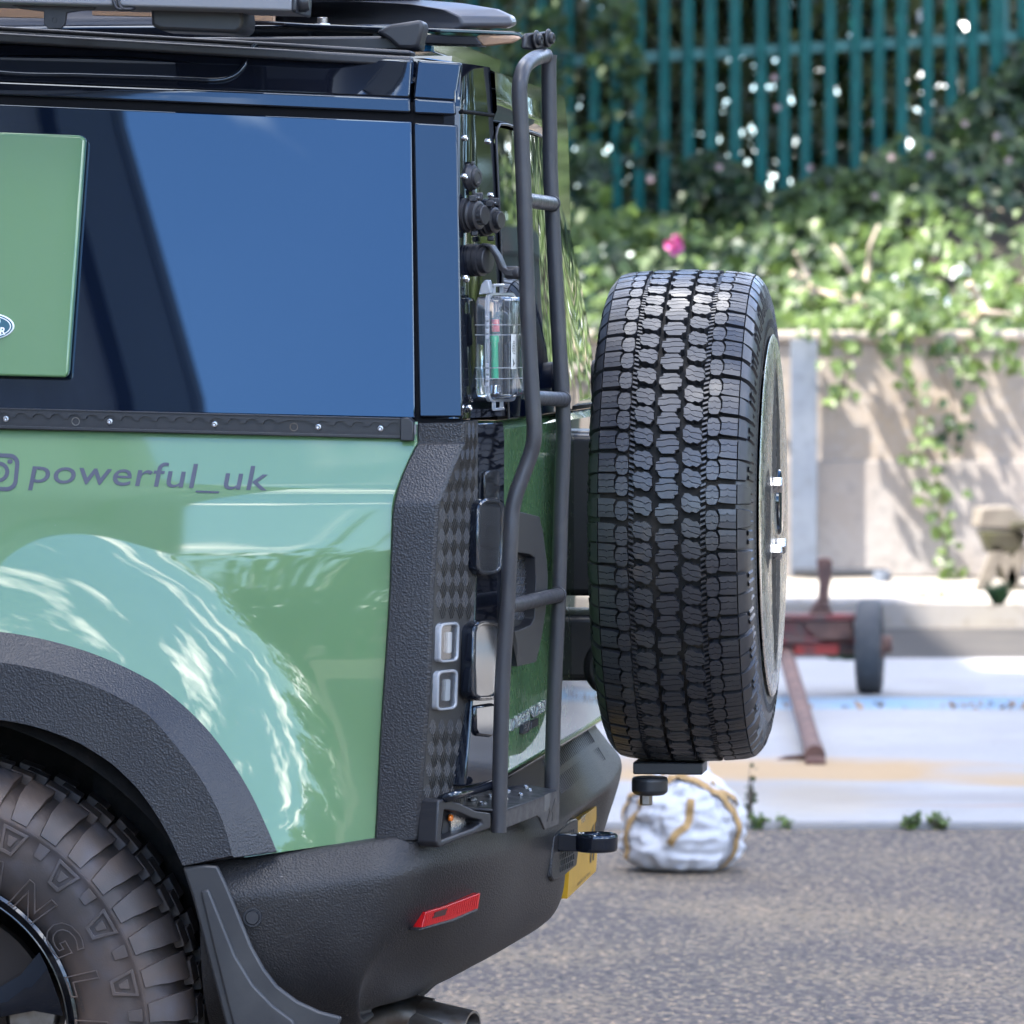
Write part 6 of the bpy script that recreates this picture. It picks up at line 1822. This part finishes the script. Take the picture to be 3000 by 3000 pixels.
# ---------------------------------------------------------------- warehouse on the left: mirrored in the windows, shades the yard
wh = empty('warehouse', (-12.0, 0, 0)); tag(wh, 'tall grey warehouse beside the yard, seen mirrored in the car window', 'building')
WX, WY0, WY1, WHH = -6.5, -18.0, 12.9, 13.35
obj('wall', MB().box((WX + 4.5, (WY0 + WY1) / 2, WHH / 2), (15, WY1 - WY0, WHH)), MATS['brick_grey'], wh, 30)
obj('added_tower', MB().box((WX + 4.4, (WY0 + 7.0) / 2 + 4.0, 17.5), (14.8, 7.0 - WY0 - 8.0, 9.0)), MATS['brick_grey'], wh, 30)  # unseen taller block added to shade the ground mirrored in the tailgate
# corner trim and roof edge of the warehouse
obj('corner_trim', MB().box((WX + 12 - 0.35, WY0 - 0.02, WHH / 2), (0.9, 0.16, WHH + 0.02)).box((WX + 12 + 0.03, WY0 + 0.45, WHH / 2), (0.12, 1.1, WHH + 0.02)), MATS['navy_trim'], wh, 30)
obj('roof_edge', MB().box((WX + 12 - 7.4, (WY0 + WY1) / 2, WHH + 0.12), (15.3, WY1 - WY0 + 0.3, 0.25)), MATS['navy_trim'], wh, 30)

# ---------------------------------------------------------------- rusty red wheeled axle on the slab
dl = empty('axle_trolley', G(2540, 2030, 0.02)); 
tag(dl, 'rusty red wheeled axle with an upright hitch and a tow pole, beside the white sack', 'trolley')
dB = Vector(dl.location); dd = dB.y + D
def DW(px, py, d=None): return W(px, py, d or dd) - dB
def dobj(name, mb, m, *a, **k): return obj(name, mb, MATS[m], dl, *a, **k)
c0 = DW(2548, 1894)
wh_ = dobj('wheel', MB().lathe([(0.02, -0.040), (0.10, -0.030), (0.105, -0.046), (0.150, -0.050), (0.172, -0.046), (0.180, -0.03), (0.181, 0.0), (0.180, 0.03), (0.172, 0.046), (0.150, 0.050), (0.105, 0.046), (0.10, 0.03), (0.02, 0.04)], (0, 0, 0), (0.992, -0.12, 0), n=48), 'solid_tyre', 35, bevel=0.004)
wh_.location = c0
obj('wheel_hub', MB().lathe([(0.10, 0.028), (0.05, 0.036), (0.04, 0.055), (0.03, 0.06)], (0, 0, 0), (0.992, -0.12, 0), n=24), MATS['rust'], wh_, 35)
w2 = dobj('wheel', MB().lathe([(0.02, -0.040), (0.10, -0.030), (0.150, -0.050), (0.180, -0.03), (0.181, 0.0), (0.180, 0.03), (0.150, 0.050), (0.10, 0.03), (0.02, 0.04)], (0, 0, 0), (0.992, -0.12, 0), n=40), 'solid_tyre', 35, bevel=0.004)
w2.location = c0 + Vector((-0.95, 0.12, 0))
a, b = DW(2500, 1838), DW(2140, 1838)
mb = MB().box((a + b) / 2, (a.x - b.x, 0.10, 0.105))
dobj('beam', mb, 'red_paint_worn', 30, bevel=0.006)
mb = MB().box(DW(2330, 1806), (0.55, 0.16, 0.022)).box(DW(2330, 1874), (0.55, 0.14, 0.022))
dobj('beam_flange', mb, 'red_paint_worn', 30, bevel=0.005)
dobj('axle_tube', MB().tube([DW(2130, 1888), DW(2500, 1886)], 0.042, 16), 'red_paint_worn', 40)
dobj('cross_bar', MB().box(DW(2390, 1898), (0.17, 0.10, 0.045)), 'red_paint_bright', 30, bevel=0.004)
dobj('axle_stub', MB().tube([DW(2580, 1888), DW(2612, 1888)], [0.034, 0.034], 18), 'rust', 40)
dobj('gusset', MB().prism([DW(2330, 1800), DW(2490, 1800), DW(2495, 1880), DW(2400, 1880)], (0, 0.02, 0)).xf(Matrix.Translation((0, -0.07, 0))), 'rust', 30, bevel=0.003)
hit = [DW(2392, 1640), DW(2400, 1633), DW(2432, 1634), DW(2438, 1645), DW(2434, 1700), (DW(2428, 1730)), DW(2428, 1760), DW(2432, 1790), DW(2376, 1790), DW(2378, 1775), DW(2396, 1755), DW(2400, 1715)]
dobj('hitch', MB().prism(hit, (0, 0.06, 0)).xf(Matrix.Translation((0, -0.03, 0))), 'rust', 30, bevel=0.008, seg=3)
dobj('hitch_base', MB().box(DW(2404, 1798), (0.085, 0.13, 0.035)), 'rust', 30, bevel=0.004)
for x in (2388, 2418):
    dobj('bolt', MB().lathe([(0.012, 0), (0.012, 0.014), (0.01, 0.016)], DW(x, 1780) + Vector((0, -0.055, 0)), (0, -0.5, 1), n=6), 'rust', 30)
A, B = W(2302, 1915, dd + 0.02), G(2388, 2214, 0.045)
dobj('tow_pole', MB().tube([A - dB, lerp(A, B, .93) - dB, lerp(A, B, .935) - dB, B - dB], [0.030, 0.030, 0.034, 0.034], 16), 'rust', 40)
dobj('pole_foot', MB().box(B - dB + Vector((0, -0.01, -0.02)), (0.065, 0.07, 0.035)), 'rust', 30, bevel=0.012)
dobj('pole_clamp', MB().box(A - dB, (0.07, 0.05, 0.06)), 'red_paint_bright', 30, bevel=0.006)
stk = obj('wood_scrap', MB().prism([(-0.05, 0, 0), (-0.02, -.01, 0.012), (0.05, 0, 0.018), (0.055, 0.0, 0.0)], (0, 0.03, 0)), MATS['rust'], None, 30, bevel=0.002)
stk.location = G(2320, 2226, 0.02); tag(stk, 'small brown scrap of wood on the slab by the tow pole foot', 'scrap')

# ---------------------------------------------------------------- white sack with tan straps
bg = G(2008, 2560, 0.0)
sk = empty('rubble_sack', (bg.x, bg.y + 0.14, 0)); tag(sk, 'full white woven sack with tan straps on the asphalt below the spare tyre', 'sack')
def sack_pt(th, ph, off=0.0):
    # th round, ph 0 (bottom) .. 1 (top)
    prof_ = [(0, 0.10), (0.03, .128), (0.12, .148), (0.3, .157), (0.5, .152), (0.68, .132), (0.82, .10), (0.92, .065), (1.0, 0.02)]
    r = interp(ph, prof_); z = 0.27 * ph ** 0.95
    d = Vector((math.cos(th), math.sin(th), ph * 2.2))
    r *= 1 + 0.10 * mnoise.noise(d * 1.7) + 0.05 * mnoise.noise(d * 4.5)
    fold = abs(mnoise.noise(Vector((d.x * 2.6 + 4, d.y * 2.6, d.z * 1.1)))) 
    r += -0.020 * (1 - min(1, fold * 5)) + 0.010 * mnoise.noise(Vector((d.x * 3, d.y * 3, ph * 14)))
    z += 0.012 * mnoise.noise(d * 2.3 + Vector((9, 0, 0))) * ph
    return Vector(((r + off) * math.cos(th) * 1.05, (r + off) * math.sin(th) * 0.9, z + off * ph))
mb = MB().grid([[sack_pt(2 * PI * k / 96, i / 56) for k in range(96)] for i in range(57)], close=True)
mb.f.append(tuple(56 * 96 + k for k in range(96)))
obj('sack_body', mb, MATS['sack_white'], sk, 0).data.polygons.foreach_set('use_smooth', [True] * (56 * 96 + 1))
def strap(path, w=0.013, name='strap'):
    pts = []
    for (a0, p0), (a1, p1) in zip(path, path[1:]):
        for k in range(8): pts.append((lerp(a0, a1, k / 8), lerp(p0, p1, k / 8)))
    pts.append(path[-1])
    rows = []
    for i, (a, p) in enumerate(pts):
        q = sack_pt(R(a), p, 0.004); q2 = sack_pt(R(pts[min(i + 1, len(pts) - 1)][0]), pts[min(i + 1, len(pts) - 1)][1], 0.004); q0 = sack_pt(R(pts[max(i - 1, 0)][0]), pts[max(i - 1, 0)][1], .004)
        t = (q2 - q0).normalized(); n_ = Vector((q.x, q.y, (p - .3) * 0.25)).normalized(); sd = t.cross(n_).normalized()
        rows.append([q - sd * w, q - sd * w + n_ * .003, q + sd * w + n_ * .003, q + sd * w])
    obj(name, MB().grid(rows), MATS['strap_tan'], sk, 60)
strap([(332, 0.02), (328, 0.25), (325, 0.5), (312, 0.72), (290, 0.86), (262, 0.93), (235, .90)])
strap([(205, 0.1), (203, 0.3), (210, 0.55), (222, 0.75), (245, .90), (270, .96)])
strap([(190, 0.45), (195, 0.7), (215, 0.9)], 0.011)
strap([(276, 0.70), (274, 0.52), (271, 0.44), (262, 0.36), (256, 0.26)], 0.010, 'strap_loop')
strap([(345, 0.62), (330, .74), (320, .82)], 0.010)
obj('tied_neck', MB().lathe([(0.05, 0.24), (0.035, 0.27), (0.045, 0.29), (0.02, 0.30), (0.001, 0.295)], (0.03, 0.05, 0), (0, 0.15, 1), n=16), MATS['sack_white'], sk, 50)

# ---------------------------------------------------------------- weathered trestle bench at the right edge
bb = W(2960, 1765, 25.4)
bn = empty('trestle_bench', (bb.x, bb.y, 0.135 if bb.y > 16.9 else 0.0)); tag(bn, 'weathered mossy wooden trestle bench with crossed legs at the right edge by the wall', 'bench')
bB = Vector(bn.location)
def BW(px, py, dd_=0.0): return W(px, py, 25.4 + dd_) - bB
for k in range(3):
    a, b = BW(2852, 1480 + k * 18, .35 - .17 * k), BW(3200, 1480 + k * 18, .35 - .17 * k)
    obj('plank', MB().prism([BW(2852 + 6 * k, 1545, .42 - .2 * k), BW(2860 + 8 * k, 1488, .42 - .2 * k), BW(2940 + 12 * k, 1483, .42 - .2 * k), BW(2990 + 20 * k, 1540, .42 - .2 * k), BW(2990 + 20 * k, 1556, .42 - .2 * k)], (0, 0.17, 0)), MATS['weathered_wood'], bn, 30, bevel=0.01)
obj('apron', MB().prism([BW(2872, 1557), BW(3010, 1560), BW(2992, 1622), BW(2896, 1622)], (0, 0.25, 0)), MATS['mossy_wood'], bn, 30, bevel=0.012)
def leg(a, b, w=0.032):
    A, B = BW(*a), BW(*b); dv = (B - A).normalized(); sd = Vector((dv.z, 0, -dv.x)) * w
    obj('leg', MB().prism([A - sd, A + sd, B + sd, B - sd], (0, 0.06, 0)), MATS['weathered_wood'], bn, 30, bevel=0.006)
leg((2928, 1600), (2862, 1768)); leg((2940, 1625), (2992, 1768)); leg((3004, 1600), (2935, 1768)); leg((3060, 1600), (3110, 1768))
obj('end_board', MB().prism([BW(2905, 1618, .12), BW(3010, 1618, .12), BW(2990, 1690, .12), BW(2955, 1722, .12), BW(2925, 1690, .12)], (0, 0.03, 0)), MATS['mossy_wood'], bn, 30, bevel=0.006)
obj('stretcher', MB().box(BW(2985, 1742), (0.42, 0.05, 0.06)), MATS['mossy_wood'], bn, 30, bevel=0.006)
obj('seat_rail', MB().prism([BW(2965, 1530, -.1), BW(3120, 1530, -.1), BW(3120, 1556, -.1), BW(2965, 1552, -.1)], (0, 0.1, 0)), MATS['mossy_wood'], bn, 30, bevel=0.008)
# grass tuft in front of the bench
def tuft(px, py, nb, hgt, sp_, name, label, m='ivy_leaf', z=0.0, leafy=False, tn=(.3, .8)):
    k_ = 0.62 if leafy and z == 0 and hgt < .1 else 1.0; sp = sp_ * k_; hgt *= k_
    b_ = G(px, py, z)
    r_ = empty(name, b_); tag(r_, label, 'plant')
    mb = MB()
    tips = []
    for k in range(nb):
        a = rng.uniform(0, 2 * PI); l = hgt * rng.uniform(.5, 1)
        t_ = Vector((math.cos(a) * sp * rng.uniform(.2, 1), math.sin(a) * sp * rng.uniform(.2, 1), l)); b0 = Vector((t_.x * .25, t_.y * .25, 0)); md = b0.lerp(t_, .55) + Vector((0, 0, l * .12))
        w_ = Vector((.003, .001, 0)) * (1 if leafy else 1.6)
        mb.add([b0 - w_, b0 + w_, md + w_, md - w_, t_], [(0, 1, 2, 3), (3, 2, 4)])
        tips.append((b0, md, t_))
    obj('stem', mb, MATS['bark'] if leafy else MATS[m], r_, 0)
    if not leafy: return
    P = []
    for b0, md, t_ in tips:
        for k in range(5): P.append(np.array(b0.lerp(t_, .25 + .75 * k / 4)) + rng.normal(0, .006, 3))
    P = np.array(P); k = len(P)
    leaves('foliage', P, rng.normal(0, .6, (k, 3)) + np.array([0, -.5, .6]), rng.uniform(.010, .024, k), rng.uniform(*tn, k), MATS[m], r_)
tuft(2190, 2418, 5, 0.19, 0.035, 'tall_weed', 'tall thin dark weed growing at the slab edge behind the sack', leafy=True, tn=(0, .4), m='dark_leaf')
tuft(2215, 2425, 9, 0.05, 0.06, 'small_weed', 'low green weed at the slab edge just right of the tall one', leafy=True)
tuft(2290, 2425, 8, 0.05, 0.06, 'small_weed', 'low bright weed alone on the slab edge right of the sack', leafy=True, tn=(.6, 1))
tuft(2665, 2426, 14, 0.075, 0.06, 'small_weed', 'bushy grey green weed at the slab edge below the trolley pole', leafy=True)
tuft(2755, 2426, 10, 0.075, 0.07, 'small_weed', 'green weed at the slab edge, rightmost of the row', leafy=True, tn=(.5, .9))
tuft(2480, 1945, 60, 0.07, 0.14, 'grass_tuft', 'bright green grass tuft at the slab edge under the red axle', tn=(.6, .9))
tuft(2925, 1772, 36, 0.13, 0.12, 'grass_tuft', 'tall grass tuft in front of the bench legs', z=.135)
tuft(2720, 1838, 40, 0.22, 0.13, 'kerb_weed', 'leafy weed against the raised kerb', leafy=True, tn=(.3, .6))
